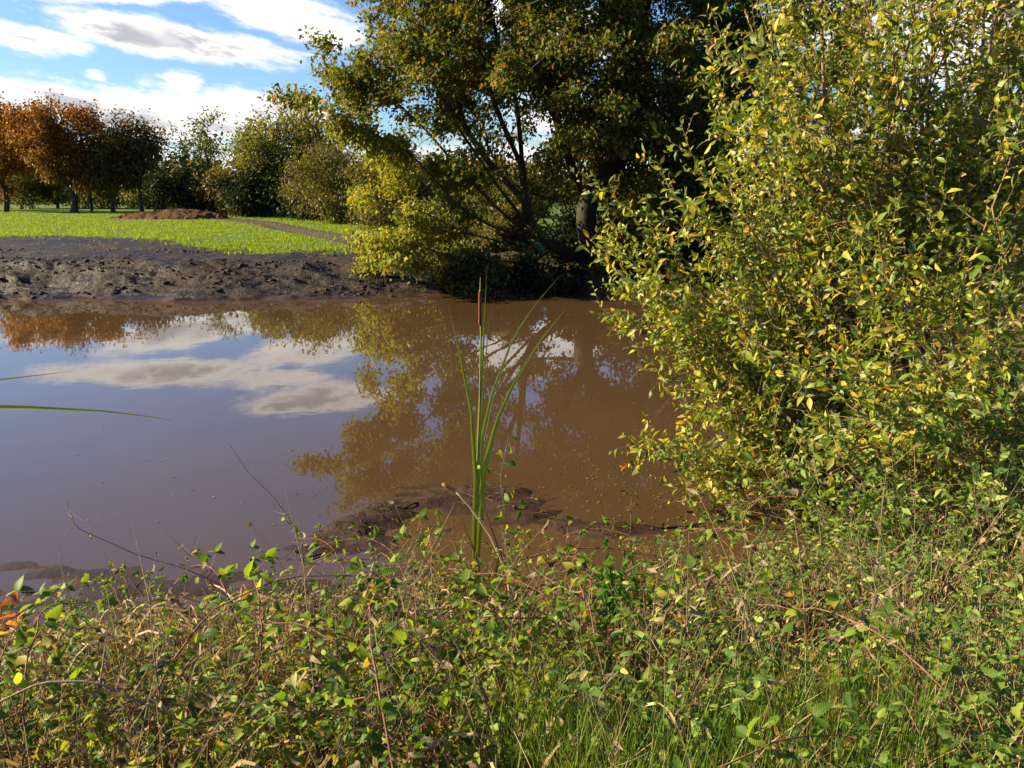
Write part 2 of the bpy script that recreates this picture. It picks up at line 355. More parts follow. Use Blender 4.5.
def height(x, y, detail=True):
    x = np.asarray(x, float); y = np.asarray(y, float)
    jx = x + .5 * fbm(x, y, .6, 3, 5); jy = y + .35 * fbm(x, y, .7, 3, 9)
    d = seg_dist(jx, jy, pond, True); d = np.where(inside(jx, jy, pond), -d, d)
    far = sstep(y, 11, 16) * sstep(-x, -5, 0.5)
    # far bank: a dug face, then a flat; near bank: a gentle slope up to the path
    zf = .05 * sstep(d, 0, .15) + .62 * sstep(d, .1, 2.9) + .22 * sstep(d, 2.5, 9) + .05 * sstep(y, 30, 60)
    zn = .30 * sstep(d, 0, 1.1) + .5 * sstep(d, .8, 3.6)
    z = np.where(d > 0, far * zf + (1 - far) * zn, 0)
    shallow = sstep(-x, -1.2, .8) * (1 - sstep(y, 5.6, 6.4))
    z = z + np.where(d <= 0, np.maximum(-.5, d * .25) * (1 - .93 * shallow * sstep(d, -1.7, -.5)) - .006 + .014 * shallow * sstep(d, -1.3, -.6), 0)
    rough = np.exp(-((d - 1.6) / 2.2) ** 2) * far + .25 * far * (1 - sstep(d, 4, 9))
    if detail:
        z = z + rough * (.42 * fbm(x * .6, y, .6, 4, 2) + .18 * fbm(x * .7, y * 1.3, 1.9, 4, 3) + .08 * fbm(x, y * 1.2, 4.2, 4, 4) + .07 * fbm(x, y, 9, 3, 16) + .04 * np.abs(fbm(x, y, 6.5, 3, 17)) - .04)
        z = z + .10 * (1 - far) * sstep(d, .2, .8) * fbm(x, y, 2.5, 4, 7)
    bd = seg_dist(x + .22 * fbm(x, y, 2.2, 3, 14), y + .22 * fbm(x, y, 2.2, 3, 15), bar, False)
    bump_ = np.exp(-(bd / (.15 + .26 * sstep(-x, -.4, .3) * (1 - sstep(-x, .9, 1.5)))) ** 2) * np.clip(.035 + .09 * fbm(x, y, 3, 4, 12) + .09 * fbm(x, y * 1.5, 8, 4, 13), .0, 1) * (.75 + .35 * sstep(-x, .1, 1.2))
    z = np.where(d < 0.2, np.maximum(z, -.018 + bump_), z)
    near = (1 - sstep(y, 6, 7)) * (d < .3)
    z = z + near * ((.035 + .02 * shallow) * fbm(x, y * 1.4, 4, 5, 21) + (.022 * (1 - .8 * shallow)) * np.maximum(0, fbm(x, y, 13, 3, 22)))
    return z
def H(x, y): return float(height(np.array([x]), np.array([y]))[0])
def axis(parts):
    a = [np.arange(s, e, st) for s, e, st in parts]; return np.concatenate(a)
gx = np.concatenate([[-2000, -900, -400, -200, -120, -80], axis([(-60, -22, .8), (-22, -13.5, .3), (-13.5, 5.5, .075), (5.5, 12, .2), (12, 60, 1.2)]), [80, 120, 200, 400, 900, 2000]])
gy = np.concatenate([[-200, -80, -30], axis([(-12, 0, .5), (0, 7, .055), (7, 17, .35), (17, 24, .07), (24, 32, .22), (32, 75, .8)]), [80, 100, 140, 220, 400, 900, 2500]])
X, Y = np.meshgrid(gx, gy); Z = height(X, Y)
Z = Z + sstep(np.hypot(X, Y), 110, 420) * 6 * (.5 + fbm(X, Y, .006, 2, 30))
d0 = seg_dist(X, Y, pond, True); d0 = np.where(inside(X, Y, pond), -d0, d0)
edge = 22.5 + 4.4 * sstep(-X, 6.5, 14) + 2.2 * fbm(X, Y, .45, 4, 40)
tr0 = np.array([at(385, 252, 23.5)[:2], at(345, 246, 26)[:2], at(300, 240, 31)[:2], at(262, 230, 39)[:2], at(215, 226, 45)[:2], at(150, 222, 50)[:2]])
td = seg_dist(X, Y, tr0, False)
gmask = sstep(Y, edge - .5, edge + .5) * (1 - .9 * np.exp(-(td / .9) ** 2))
gmask = np.where((Y < 12) & (d0 > 2.4), .35, gmask)
tmask = np.exp(-(td / .75) ** 2)
lmask = np.where((Y < 12) & (d0 > .15), 1., 0.) + np.where((X > -1.5) & (Y > 17) & (d0 > .6), .9, 0)
ny, nx = X.shape
me = bpy.data.meshes.new('ground')
V = np.stack([X, Y, Z], -1).reshape(-1, 3); I = np.arange(nx * ny).reshape(ny, nx)
Q = np.stack([I[:-1, :-1], I[:-1, 1:], I[1:, 1:], I[1:, :-1]], -1).reshape(-1, 4).astype(np.int32)
me.vertices.add(len(V)); me.vertices.foreach_set('co', V.astype(np.float32).ravel())
me.loops.add(Q.size); me.loops.foreach_set('vertex_index', Q.ravel())
me.polygons.add(len(Q)); me.polygons.foreach_set('loop_start', np.arange(len(Q), dtype=np.int32) * 4)
me.polygons.foreach_set('use_smooth', np.ones(len(Q), bool))
for nm, arr in (('grass', gmask), ('track', tmask * .75), ('litter', np.clip(lmask, 0, 1))):
    a_ = me.attributes.new(nm, 'FLOAT', 'POINT'); a_.data.foreach_set('value', arr.astype(np.float32).ravel())
me.update(calc_edges=True); me.materials.append(M['ground'])
tag(bpy.data.objects.new('ground', me), kind='structure'); C.objects.link(bpy.data.objects['ground'])

wm = bpy.data.meshes.new('water'); wm.from_pydata([(-60, 2.6, 0), (6.2, 2.6, 0), (6.2, 20, 0), (-60, 20, 0)], [], [(0, 1, 2, 3)]); wm.materials.append(M['water'])
tag(bpy.data.objects.new('water', wm), kind='structure'); C.objects.link(bpy.data.objects['water'])

# soil heap on the pasture
c = at(168, 219, 44); n1x, n1y = 60, 26
u = np.linspace(-1, 1, n1x); v = np.linspace(-1, 1, n1y); U, Vv = np.meshgrid(u, v)
hx, hy = c[0] + U * 3.4, c[1] + Vv * 1.7
hh = np.clip(1 - (U ** 2) - Vv ** 2, 0, 1) ** .6 * (.42 + .22 * sstep(U, -.6, .5)) + .30 * fbm(hx, hy, 1.3, 4, 50) + .20 * fbm(hx, hy, 4, 3, 51)
hz = height(hx, hy) - .12 + hh
hm = bpy.data.meshes.new('soil_heap'); I = np.arange(n1x * n1y).reshape(n1y, n1x)
hm.from_pydata(np.stack([hx, hy, hz], -1).reshape(-1, 3).tolist(), [], np.stack([I[:-1, :-1], I[:-1, 1:], I[1:, 1:], I[1:, :-1]], -1).reshape(-1, 4).tolist())
hm.materials.append(M['heap']); ho = bpy.data.objects.new('soil_heap', hm); C.objects.link(ho)
tag(ho, 'long low heap of reddish brown soil on the green field', 'soil heap')

# pasture grass blades
N = 150000
yy = 22 + 36 * rng.random(N) ** 1.5; xx = -2 + (-.78 * yy - 4 + 2) * rng.random(N) + 1.5
e_ = 22.5 + 4.4 * sstep(-xx, 6.5, 14) + 2.2 * fbm(xx, yy, .45, 4, 40)
tdx = seg_dist(xx, yy, tr0, False)
keep = ((yy > e_ + 1.6 * (rng.random(N) - .65)) | ((yy > e_ - 3) & (rng.random(N) < .06) & (fbm(xx, yy, 1.4, 2, 63) > .04))) & ((tdx > .75) | (rng.random(N) < .07)) & (fbm(xx, yy, 1.1, 3, 61) + .24 > rng.random(N) * .45)
xx, yy = xx[keep], yy[keep]; n = len(xx); g = MB()
P = np.stack([xx, yy, height(xx, yy, True) - .01], -1)
D = np.stack([rng.normal(0, .5, n), rng.normal(0, .5, n), np.ones(n)], -1)
g.leaves(P, D, rng.normal(0, 1, (n, 3)), .035 + .07 * rng.random(n), .02 + .014 * rng.random(n), [.5, .1], .2, .3)
tag(g.build('grass', M['field_blade']), kind='stuff', label='bright green pasture grass beyond the muddy bank', cat='grass')

def clods(name, label, x, y, size):
    mb_ = MB(); cube = np.array([(a, b, c_) for c_ in (-1, 1) for b in (-1, 1) for a in (-1, 1)], float)
    fq = np.array([(0, 2, 3, 1), (4, 5, 7, 6), (0, 1, 5, 4), (2, 6, 7, 3), (0, 4, 6, 2), (1, 3, 7, 5)])
    z = height(x, y); k = len(x); V_ = unit(cube)[None] * (1 + rng.uniform(-.45, .45, (k, 8, 1))) * (size[:, None, None] * rng.uniform(.5, 1.1, (k, 1, 3)) * [1.3, 1, .75])
    a = rng.random(k) * 6.28; c_, s_ = np.cos(a)[:, None], np.sin(a)[:, None]
    V_ = np.stack([V_[..., 0] * c_ - V_[..., 1] * s_ + x[:, None], V_[..., 0] * s_ + V_[..., 1] * c_ + y[:, None], V_[..., 2] + z[:, None]], -1)
    mb_.add(V_.reshape(-1, 3), (np.arange(k)[:, None, None] * 8 + fq[None]).reshape(-1, 4), np.zeros((k * 8, 4)))
    return tag(mb_.build(name, M['clod']), kind='stuff', label=label, cat='clods')
m, t, o = new_mat('clod'); nn = tnoise(t, 6, 5, .7)
p = principled(t, ramp(t, nn, [(.4, (.012, .006, .004)), (.55, (.035, .021, .014)), (.68, (.085, .056, .041))]), .75, bump(t, tnoise(t, 30, 4), .02), .2); t.links.new(p.outputs[0], o.inputs[0]); M['clod'] = m
k = 5200; cx = rng.uniform(-15.5, .2, k); cy_ = 17.7 + 5.5 * rng.random(k) ** 1.2; ok = (fbm(cx, cy_, .8, 3, 97) + .12 > .22 * rng.random(k)) & (height(cx, cy_) > .02)
clods('mud_clods', 'broken clods of dark mud over the far dug bank', cx[ok], cy_[ok], .018 + .07 * rng.random(ok.sum()) ** 3.5)

# ---------------------------------------------------------------- trees by space colonization
def resample(P, step):
    P = np.asarray(P, float); s = np.r_[0, np.cumsum(np.linalg.norm(np.diff(P, axis=0), axis=1))]
    n = max(2, int(s[-1] / step) + 1); q = np.linspace(0, s[-1], n)
    return np.stack([np.interp(q, s, P[:, i]) for i in range(3)], -1)
def wiggle(P, amp):
    P = np.array(P); n = len(P)
    for k in range(3):
        f = rng.random() * 6 + 2; P[:, k] += amp * np.sin(np.linspace(0, f, n) + rng.random() * 6) * np.linspace(0, 1, n)
    return P
def colonize(limbs, attr_pts, step, infl, kill, iters=140, up=.05, wob=.12):
    """limbs: list of (points, parent limb index or -1); returns node positions, parents, limb id (-1 = grown)"""
    pos, par, lid, ends = [], [], [], []
    for li, (pts, pl) in enumerate(limbs):
        pts = resample(pts, step)
        if pl < 0: prev = -1
        else:
            idx = [i for i, l in enumerate(lid) if l == pl]; q = np.array([pos[i] for i in idx])
            prev = idx[int(np.argmin(((q - pts[0]) ** 2).sum(1)))]
            pts = pts[1:]
        for p_ in pts:
            pos.append(p_); par.append(prev); lid.append(li); prev = len(pos) - 1
    pos = [np.array(p_) for p_ in pos]
    A = np.asarray(attr_pts); Pn = np.array(pos)
    best = np.full(len(A), 1e9); bi = np.zeros(len(A), int)
    for i in range(0, len(Pn), 200):
        d = np.linalg.norm(A[:, None] - Pn[None, i:i + 200], axis=2); j = d.argmin(1); dm = d[np.arange(len(A)), j]
        u_ = dm < best; best[u_] = dm[u_]; bi[u_] = j[u_] + i
    alive = best > kill; cap = {}
    for it in range(iters):
        act = alive & (best < infl)
        if not act.any():
            if not alive.any(): break
            k_ = np.where(alive)[0][best[alive].argmin()]; act = np.zeros(len(A), bool); act[k_] = True
        nodes, inv = np.unique(bi[act], return_inverse=True)
        dv = unit(A[act] - np.array([pos[i] for i in bi[act]]))
        S = np.zeros((len(nodes), 3)); np.add.at(S, inv, dv)
        new, ni = [], []
        for k_, nd in enumerate(nodes):
            if cap.get(nd, 0) >= 3: alive[act & (bi == nd)] = False; continue
            cap[nd] = cap.get(nd, 0) + 1
            back = unit(pos[nd] - pos[par[nd]]) if par[nd] >= 0 else np.array([0, 0, 1.])
            dd = unit(unit(S[k_]) + .35 * back + np.array([0, 0, up]) + rng.normal(0, wob, 3))
            q = pos[nd] + dd * step; pos.append(q); par.append(int(nd)); lid.append(-1); new.append(q); ni.append(len(pos) - 1)
        if not new: continue
        new = np.array(new); ia = np.where(alive)[0]
        if len(ia) == 0: break
        d = np.linalg.norm(A[ia][:, None] - new[None], axis=2); j = d.argmin(1); dm = d[np.arange(len(ia)), j]
        u_ = dm < best[ia]; best[ia[u_]] = dm[u_]; bi[ia[u_]] = np.array(ni)[j[u_]]
        alive &= best > kill
        if len(pos) > 16000: break
    return np.array(pos), np.array(par), np.array(lid)
def tree_radii(par, r_tip, r_base):
    n = len(par); kids = [[] for _ in range(n)]; order = []
    for i, p_ in enumerate(par):
        if p_ >= 0: kids[p_].append(i)
    tips = np.zeros(n)
    for i in range(n - 1, -1, -1):
        pass
    st = [i for i in range(n) if par[i] < 0]
    while st:
        i = st.pop(); order.append(i); st.extend(kids[i])
    for i in reversed(order): tips[i] = sum(tips[k] for k in kids[i]) if kids[i] else 1.
    ex = math.log(max(tips.max(), 2)) / math.log(r_base / r_tip)
    return r_tip * tips ** (1 / ex), kids, tips
def tree_tubes(pos, par, rad, kids, lid, mbs, flare=0.):
    """mbs(limb id, radius) -> MB for a chain"""
    starts = [(i, -1) for i in range(len(par)) if par[i] < 0]
    while starts:
        i, p_ = starts.pop(); ch = [p_] if p_ >= 0 else []; ch.append(i); cur = i
        while kids[cur]:
            ks = sorted(kids[cur], key=lambda k: (-1 if lid[k] == lid[cur] and lid[k] >= 0 else 0, -rad[k]))
            for k in ks[1:]: starts.append((k, cur))
            cur = ks[0]; ch.append(cur)
        if len(ch) < 2: continue
        r = rad[ch].copy()
        if p_ >= 0: r[0] = min(r[0], r[1] * 1.15)
        P = pos[ch].copy()
        P[1:-1] = P[1:-1] * .5 + .25 * (P[:-2] + P[2:])
        if p_ < 0 and flare: 
            k = min(4, len(r)); r[:k] *= 1 + flare * np.linspace(1, 0, k)
        mb = mbs(lid[i], r.max()); mb.tube(P, r, 8 if r.max() > .08 else 5 if r.max() > .02 else 3, hue=0)
def clump_points(ells, n_cl, per, spread, shell=.55, zmin=None):
    vol = np.array([a[1][0] * a[1][1] * a[1][2] for a in ells]); cnt = (vol ** .8 / (vol ** .8).sum() * n_cl).astype(int) + 1
    cen = []
    for (c_, r_), k in zip(ells, cnt):
        q = unit(rng.normal(0, 1, (k, 3))) * (shell + (1 - shell) * rng.random((k, 1))) ** .8
        q *= np.where(rng.random((k, 1)) < .25, rng.random((k, 1)), 1)
        cen.append(np.array(c_) + q * np.array(r_))
    cen = np.concatenate(cen)
    if zmin is not None: cen = cen[cen[:, 2] > zmin]
    return cen, (cen[:, None] + rng.normal(0, spread, (len(cen), per, 3))).reshape(-1, 3)

def make_tree(name, label, cat, group, base, ells, limbs, r_base, leaf, mat_leaf, n_cl=60, per=5, spread=.45, step=.3, n_leaf=5000, lsz=(.14, .1), lspread=.28,
              hue_fn=None, r_tip=.008, bark='far_bark', limb_parts=False, up=.06, prof=(.12, .5, .12), shell=.55, lowest=None, keep_fn=None, clump=(.45, .04, 1.1)):
    root = empty(name, tuple(base), label, cat, group); b = np.array(base)
    cen, A = clump_points(ells, n_cl, per, spread, shell, lowest)
    if keep_fn is not None: A = A[keep_fn(A)]
    pos, par, lid = colonize(limbs, A, step, step * 9, step * 1.5, up=up)
    rad, kids, tips = tree_radii(par, r_tip, r_base)
    trunk, br, lm = MB(), MB(), {}
    def pick(l, r):
        if l > 0 and limb_parts: return lm.setdefault(l, MB())
        return trunk
    tree_tubes(pos - b, par, rad, kids, lid, pick, flare=.3)
    tk = trunk.build('trunk', M[bark], root, True)
    for k in lm: lm[k].build('limb', M[bark], tk or root, True)
    if br.V: br.build('branches', M[bark], root, True)
    thin = np.where((tips <= 4) & (lid < 0))[0]
    if len(thin) == 0: thin = np.where(tips <= 8)[0]
    if keep_fn is not None: thin = thin[keep_fn(pos[thin])]
    cf = clump[2]; wgt = .35 + vnoise(pos[thin, 0] * cf + 7, pos[thin, 2] * cf + pos[thin, 1] * .7 * cf, 77); wgt = np.clip(wgt - clump[0], clump[1], 1)
    i = rng.choice(thin, n_leaf, p=wgt / wgt.sum())
    P = pos[i] - b + rng.normal(0, lspread, (n_leaf, 3)) * np.array([1, 1, .75])
    outw = unit(pos[i] - pos[i].mean(0))
    D = unit(rng.normal(0, .8, (n_leaf, 3)) + outw * .6 + np.array([0, 0, -.25])); Nn = rng.normal(0, .7, (n_leaf, 3)) + np.array([0, 0, .8])
    hu = hue_fn(pos[i]) if hue_fn else np.zeros(n_leaf)
    L = lsz[0] * (.6 + .8 * rng.random(n_leaf)); mb = MB()
    mb.leaves(P, D, Nn, L, L * lsz[1] / lsz[0], prof, .3, .3, hue=np.clip(hu + rng.normal(0, .12, n_leaf), 0, 1))
    mb.build('crown', M[mat_leaf], root)
    return root

# the big oak over the water
OD = 20.6
def oat(px, py, dd=0.): return at(px, py, OD + dd)
ob = oat(588, 288); ob[2] = H(ob[0], ob[1]) - .1
j1, j2 = oat(606, 196), oat(555, 262)
limbs = [([ob, oat(590, 245), oat(585, 215), oat(590, 195)], -1),
         ([oat(588, 200), oat(570, 165, -.3), oat(556, 120, -.5), oat(548, 70, -.4), oat(530, 10, -.3), oat(520, -60)], 0),
         ([oat(590, 195), oat(612, 165, .2), oat(640, 148, .5), oat(668, 125, .6), oat(710, 105, .5), oat(760, 60, .2)], 0),
         ([oat(612, 165, .2), oat(622, 120, -.2), oat(640, 60, -.5), oat(650, -20, -.6), oat(660, -110, -.4)], 2),
         ([oat(592, 262), oat(560, 250, -.3), oat(532, 232, -.6), oat(524, 195, -.8), oat(521, 150, -.8), oat(515, 95, -.9), oat(496, 40, -1), oat(478, -30, -1)], 0),
         ([oat(532, 238, -.6), oat(495, 228, -1.2), oat(455, 205, -1.8), oat(428, 175, -2.2), oat(402, 150, -2.4), oat(372, 132, -2.6), oat(340, 112, -2.7)], 4),
         ([oat(545, 262, -.4), oat(510, 262, -1.2), oat(470, 258, -2), oat(430, 248, -2.5), oat(385, 240, -2.8)], 4),
         ([oat(524, 200, -.8), oat(490, 165, -.6), oat(462, 120, -.3), oat(440, 70, 0), oat(420, 30, .3)], 4),
         ([oat(590, 205), oat(560, 200, 1), oat(520, 190, 1.8), oat(480, 150, 2.4)], 0),
         ([oat(640, 148, .5), oat(675, 165, 1.2), oat(720, 160, 2), oat(770, 140, 2.5)], 2),
         ([oat(548, 262, -.5), oat(505, 244, -1.4), oat(462, 232, -2), oat(415, 205, -2.4), oat(365, 196, -2.6)], 4),
         ([oat(540, 245, -.6), oat(500, 210, -1.5), oat(462, 170, -2), oat(425, 125, -2.4), oat(385, 90, -2.5), oat(350, 80, -2.5)], 4),
         ([oat(530, 228, -.7), oat(492, 180, -1.6), oat(455, 120, -2.0), oat(425, 60, -2.0), oat(405, 20, -1.8)], 4),
         ([oat(523, 170, -.8), oat(500, 120, -1.4), oat(480, 60, -1.8), oat(460, 0, -1.8)], 4),
         ([oat(550, 268, -.4), oat(500, 275, -1.6), oat(450, 272, -2.3), oat(400, 262, -2.8)], 4),
         ([oat(592, 225), oat(640, 228, -.5), oat(690, 205, -1), oat(740, 200, -1.2)], 0)]
limbs = [(wiggle(resample(p_, .5), .07), q) if k else (p_, q) for k, (p_, q) in enumerate(limbs)]
ells = [(oat(600, 0), (4.4, 4.2, 4.6)), (oat(408, 98, -1), (2.2, 2.3, 1.3)), (oat(505, 30), (2.8, 3.2, 3.4)), (oat(720, 50, .8), (3.6, 3.6, 4.6)),
        (oat(425, 150, -.6), (1.4, 1.3, 1.1)), (oat(440, 228, -1.3), (1.7, 1.4, 1.0)), (oat(415, 246, -1.8), (1.1, 1.0, .6)), (oat(470, 262, -1.6), (1.5, 1.2, .5)), (oat(465, 215, -1.0), (1.2, 1.2, 1.0)), (oat(478, 185, -1), (1.3, 1.4, 1.4)), (oat(400, 178, -1), (1.0, 1.0, .8)), (oat(450, -10, 0), (2.2, 2.6, 2.4)), (oat(640, 170, 1.5), (2.4, 1.6, 1.8)), (oat(640, 70, -2), (2.2, 1.4, 1.5)),
        (oat(720, 190, 1), (2.2, 2, 1.6))]
def oak_hue(p_):
    px, py = project(p_)
    low = sstep(-p_[:, 0], .8, 2.8) * (1 - sstep(p_[:, 2], 2.2, 4.8))
    left = .22 * sstep(-p_[:, 0], .2, 3.5)
    return np.clip(.95 * low + left + .45 * (vnoise(p_[:, 0] * .6, p_[:, 2] * .6 + p_[:, 1] * .4, 8) - .45), 0, 1)
def oak_keep(p_):
    px, py = project(p_); front = p_[:, 1] < OD + .3
    win = (np.abs(px - 585 + (py - 230) * .1) < 30) & (py > 150) & (py < 275) | (np.abs(px - 524) < 14) & (py > 120) & (py < 240)
    thin_ = (px > 378) & (px < 545) & (py > 95) & (py < 250) & (vnoise(p_[:, 0] * 2.2 + 4, p_[:, 2] * 2.2 + p_[:, 1], 92) < .5)
    gap = (px > 560) & (px < 720) & (py > 55) & (py < 215) & (vnoise(p_[:, 0] * 1.3, p_[:, 2] * 1.3, 91) < .26)
    return ~(win & front) & ~thin_ & ~gap
make_tree('oak_tree', 'big spreading oak leaning over the pond with dark forked trunk', 'tree', None, ob, ells, limbs, .33, None, 'oak_leaf',
          n_cl=480, per=8, spread=.5, step=.2, n_leaf=270000, lsz=(.075, .06), lspread=.16, hue_fn=oak_hue, bark='bark', limb_parts=True, r_tip=.006, prof=(.5, .25), lowest=1.1, keep_fn=oak_keep, clump=(.55, .14, 1.6))

def simple_tree(name, label, cat, px, base_py, top_py, half_w, D, mat_leaf, forks=2, r=.2, trunk_frac=.35, group='trees along the far edge of the field', hue=None, **kw):
    b = at(px, base_py, D); b[2] = H(b[0], b[1]) - .08
    s = D / F; top = at(px, top_py, D); h = top[2] - b[2] - .35; w_ = max(half_w * s - .7, .45 * half_w * s)
    tz = b[2] + h * trunk_frac
    lb = [([b, b + [0.08 * w_, 0, h * trunk_frac * .5], [b[0], b[1], tz]], -1)]
    for k in range(forks):
        a = 2 * math.pi * (k + .3) / forks + rng.random(); q = np.array([math.cos(a) * w_ * .5, math.sin(a) * w_ * .5, h * .35])
        st = np.array([b[0], b[1], tz - h * .04 * k]); lb.append((wiggle(resample([st, st + q * [.5, .5, .4], st + q], .4), .06), 0))
    cz = b[2] + h * (1 + trunk_frac) / 2; rz = h * (1 - trunk_frac) / 2
    el_ = [((b[0], b[1], cz), (w_ * .8, w_ * .8, rz))]
    for k in range(8):
        a = rng.random() * 6.28; el_.append(((b[0] + math.cos(a) * w_ * .5, b[1] + math.sin(a) * w_ * .5, cz + (rng.random() - .4) * rz * .9), (w_ * .55, w_ * .55, rz * .45)))
    hf = hue or (lambda p_: .8 * (vnoise(p_[:, 0] * .5, p_[:, 2] * .7, 5) - .25))
    kw['n_leaf'] = int(kw['n_leaf'] * 2.4)
    return make_tree(name, label, cat, group, b, el_, lb, r, None, mat_leaf, hue_fn=hf, **kw)
T = dict(n_cl=90, per=5, spread=.5, step=.42, lsz=(.15, .11), lspread=.34, r_tip=.012)
def TT(**k): d = dict(T); d.update(k); return d
simple_tree('autumn_oak', 'bright orange autumn oak at the far left of the field', 'tree', 6, 214, 100, 54, 56, 'orange_leaf', 3, .17, .32, **TT(n_leaf=7500, n_cl=130))
simple_tree('autumn_oak', 'broad rusty brown oak with sturdy forked trunk behind the field', 'tree', 74, 214, 97, 52, 54, 'rust_leaf', 4, .2, .3, **TT(n_leaf=10500, n_cl=190))
simple_tree('slender_tree', 'thin young tree with yellowing leaves beside the broad rusty oak', 'tree', 92, 213, 150, 20, 57, 'olive_leaf', 2, .08, .4, **TT(n_leaf=900, n_cl=26))
simple_tree('brown_tree', 'small dark forked tree between rusty oak and round brown tree', 'tree', 113, 214, 140, 26, 54, 'brown_leaf', 3, .12, .42, **TT(n_leaf=1800, n_cl=50))
simple_tree('brown_tree', 'round topped brown tree beside the dark evergreen bush', 'tree', 142, 214, 127, 23, 54, 'brown_leaf', 3, .11, .34, **TT(n_leaf=4600, n_cl=100, lspread=.45))
simple_tree('ash_tree', 'airy pale green tree with pale stems behind the soil heap', 'tree', 201, 216, 118, 36, 54, 'green_leaf', 4, .15, .25, **TT(n_leaf=1700, n_cl=70, lspread=.34), hue=lambda p_: np.zeros(len(p_)))
simple_tree('bare_tree', 'small greyish tree nearly bare between pale green and olive trees', 'tree', 247, 216, 133, 18, 58, 'brown_leaf', 3, .12, .3, **TT(n_leaf=500, n_cl=60))
simple_tree('olive_oak', 'tall olive gold oak standing dark below by the dirt track', 'tree', 289, 224, 112, 54, 48, 'green_leaf', 4, .28, .22, **TT(n_leaf=8200, n_cl=150, lspread=.42), hue=lambda p_: .5 * sstep(p_[:, 2], 3.5, 6.5))  # gold towards the top: sunlit upper crown painted into the leaf colour
simple_tree('bushy_willow', 'bushy olive willow with lime tips left of the big oak', 'tree', 338, 234, 151, 42, 38, 'olive_leaf', 5, .14, .12, **TT(n_leaf=8000, n_cl=140, lsz=(.13, .06), step=.34))
simple_tree('bushy_willow', 'pale olive sallow bush half behind the overhanging oak branches', 'tree', 398, 240, 158, 44, 31, 'olive_leaf', 5, .12, .12, **TT(n_leaf=7000, n_cl=120, lsz=(.11, .055), step=.3))
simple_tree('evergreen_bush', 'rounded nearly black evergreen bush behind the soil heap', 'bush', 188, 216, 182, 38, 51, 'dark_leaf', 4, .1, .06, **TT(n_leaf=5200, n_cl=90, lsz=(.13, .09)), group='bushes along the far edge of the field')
simple_tree('shaded_bush', 'dark shaded thicket bush under the tall olive oak', 'bush', 264, 222, 176, 36, 47, 'dark_leaf', 4, .08, .06, **TT(n_leaf=4200, n_cl=80), group='bushes along the far edge of the field')  # shade under the oak put into the near-black leaf colour
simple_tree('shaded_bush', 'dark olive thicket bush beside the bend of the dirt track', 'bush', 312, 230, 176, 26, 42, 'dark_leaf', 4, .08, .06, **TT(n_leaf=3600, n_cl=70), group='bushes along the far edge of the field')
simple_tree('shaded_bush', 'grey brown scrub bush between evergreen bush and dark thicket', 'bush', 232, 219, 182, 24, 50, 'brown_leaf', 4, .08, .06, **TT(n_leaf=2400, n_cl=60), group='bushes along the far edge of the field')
for (px, top, hw, D, ml, lab) in ((22, 172, 26, 66, 'olive_leaf', 'yellow green hedge tree under the bright orange oak'), (58, 168, 22, 68, 'green_leaf', 'dull green tree seen below the crown of the rusty oak'),
                              (104, 178, 20, 66, 'olive_leaf', 'low golden bush behind the trunk of the rusty oak'), (150, 182, 22, 66, 'green_leaf', 'low green bush behind the round topped brown tree'),
                              (-30, 160, 34, 60, 'orange_leaf', 'low orange tree cut by the left edge of the view')):
    simple_tree('hedge_tree', lab, 'tree', px, 212, top, hw, D, ml, 3, .12, .15, **TT(n_leaf=2200, n_cl=50), group='low trees in the far hedge')
# trees far off to the right and behind, seen through gaps
for (px, top, hw, D, ml, lab) in ((520, 168, 60, 48, 'olive_leaf', 'olive hedgerow tree glimpsed behind the big oak trunk'), (660, 175, 70, 46, 'green_leaf', 'green hedgerow tree glimpsed right of the big oak trunk'),
                              (800, 150, 90, 44, 'olive_leaf', 'olive tree glimpsed through the yellow willow'), (960, 150, 90, 42, 'green_leaf', 'green tree glimpsed through the right side of the willow')):
    simple_tree('hedgerow_tree', lab, 'tree', px, 232, top, hw, D, ml, 3, .15, .15, **TT(n_leaf=3600, n_cl=70), group='hedgerow trees behind the oak and willow')
# distant wood on the horizon
mb = MB(); n = 16000
ang = rng.uniform(R(-60), R(60), n); rr = rng.uniform(105, 150, n)
top = 5.5 + 5 * fbm(ang * 30, rr * .05, 1., 4, 90)
P = np.stack([rr * np.sin(ang), rr * np.cos(ang), .5 + rng.random(n) ** .8 * top], -1)
mb.leaves(P, rng.normal(0, 1, (n, 3)), rng.normal(0, 1, (n, 3)), 1.0, .9, (.2, .5, .15), .3, .3, hue=rng.random(n) * .3)
tag(mb.build('distant_wood', M['olive_leaf']), kind='stuff', label='low distant wood along the horizon behind the trees', cat='wood')

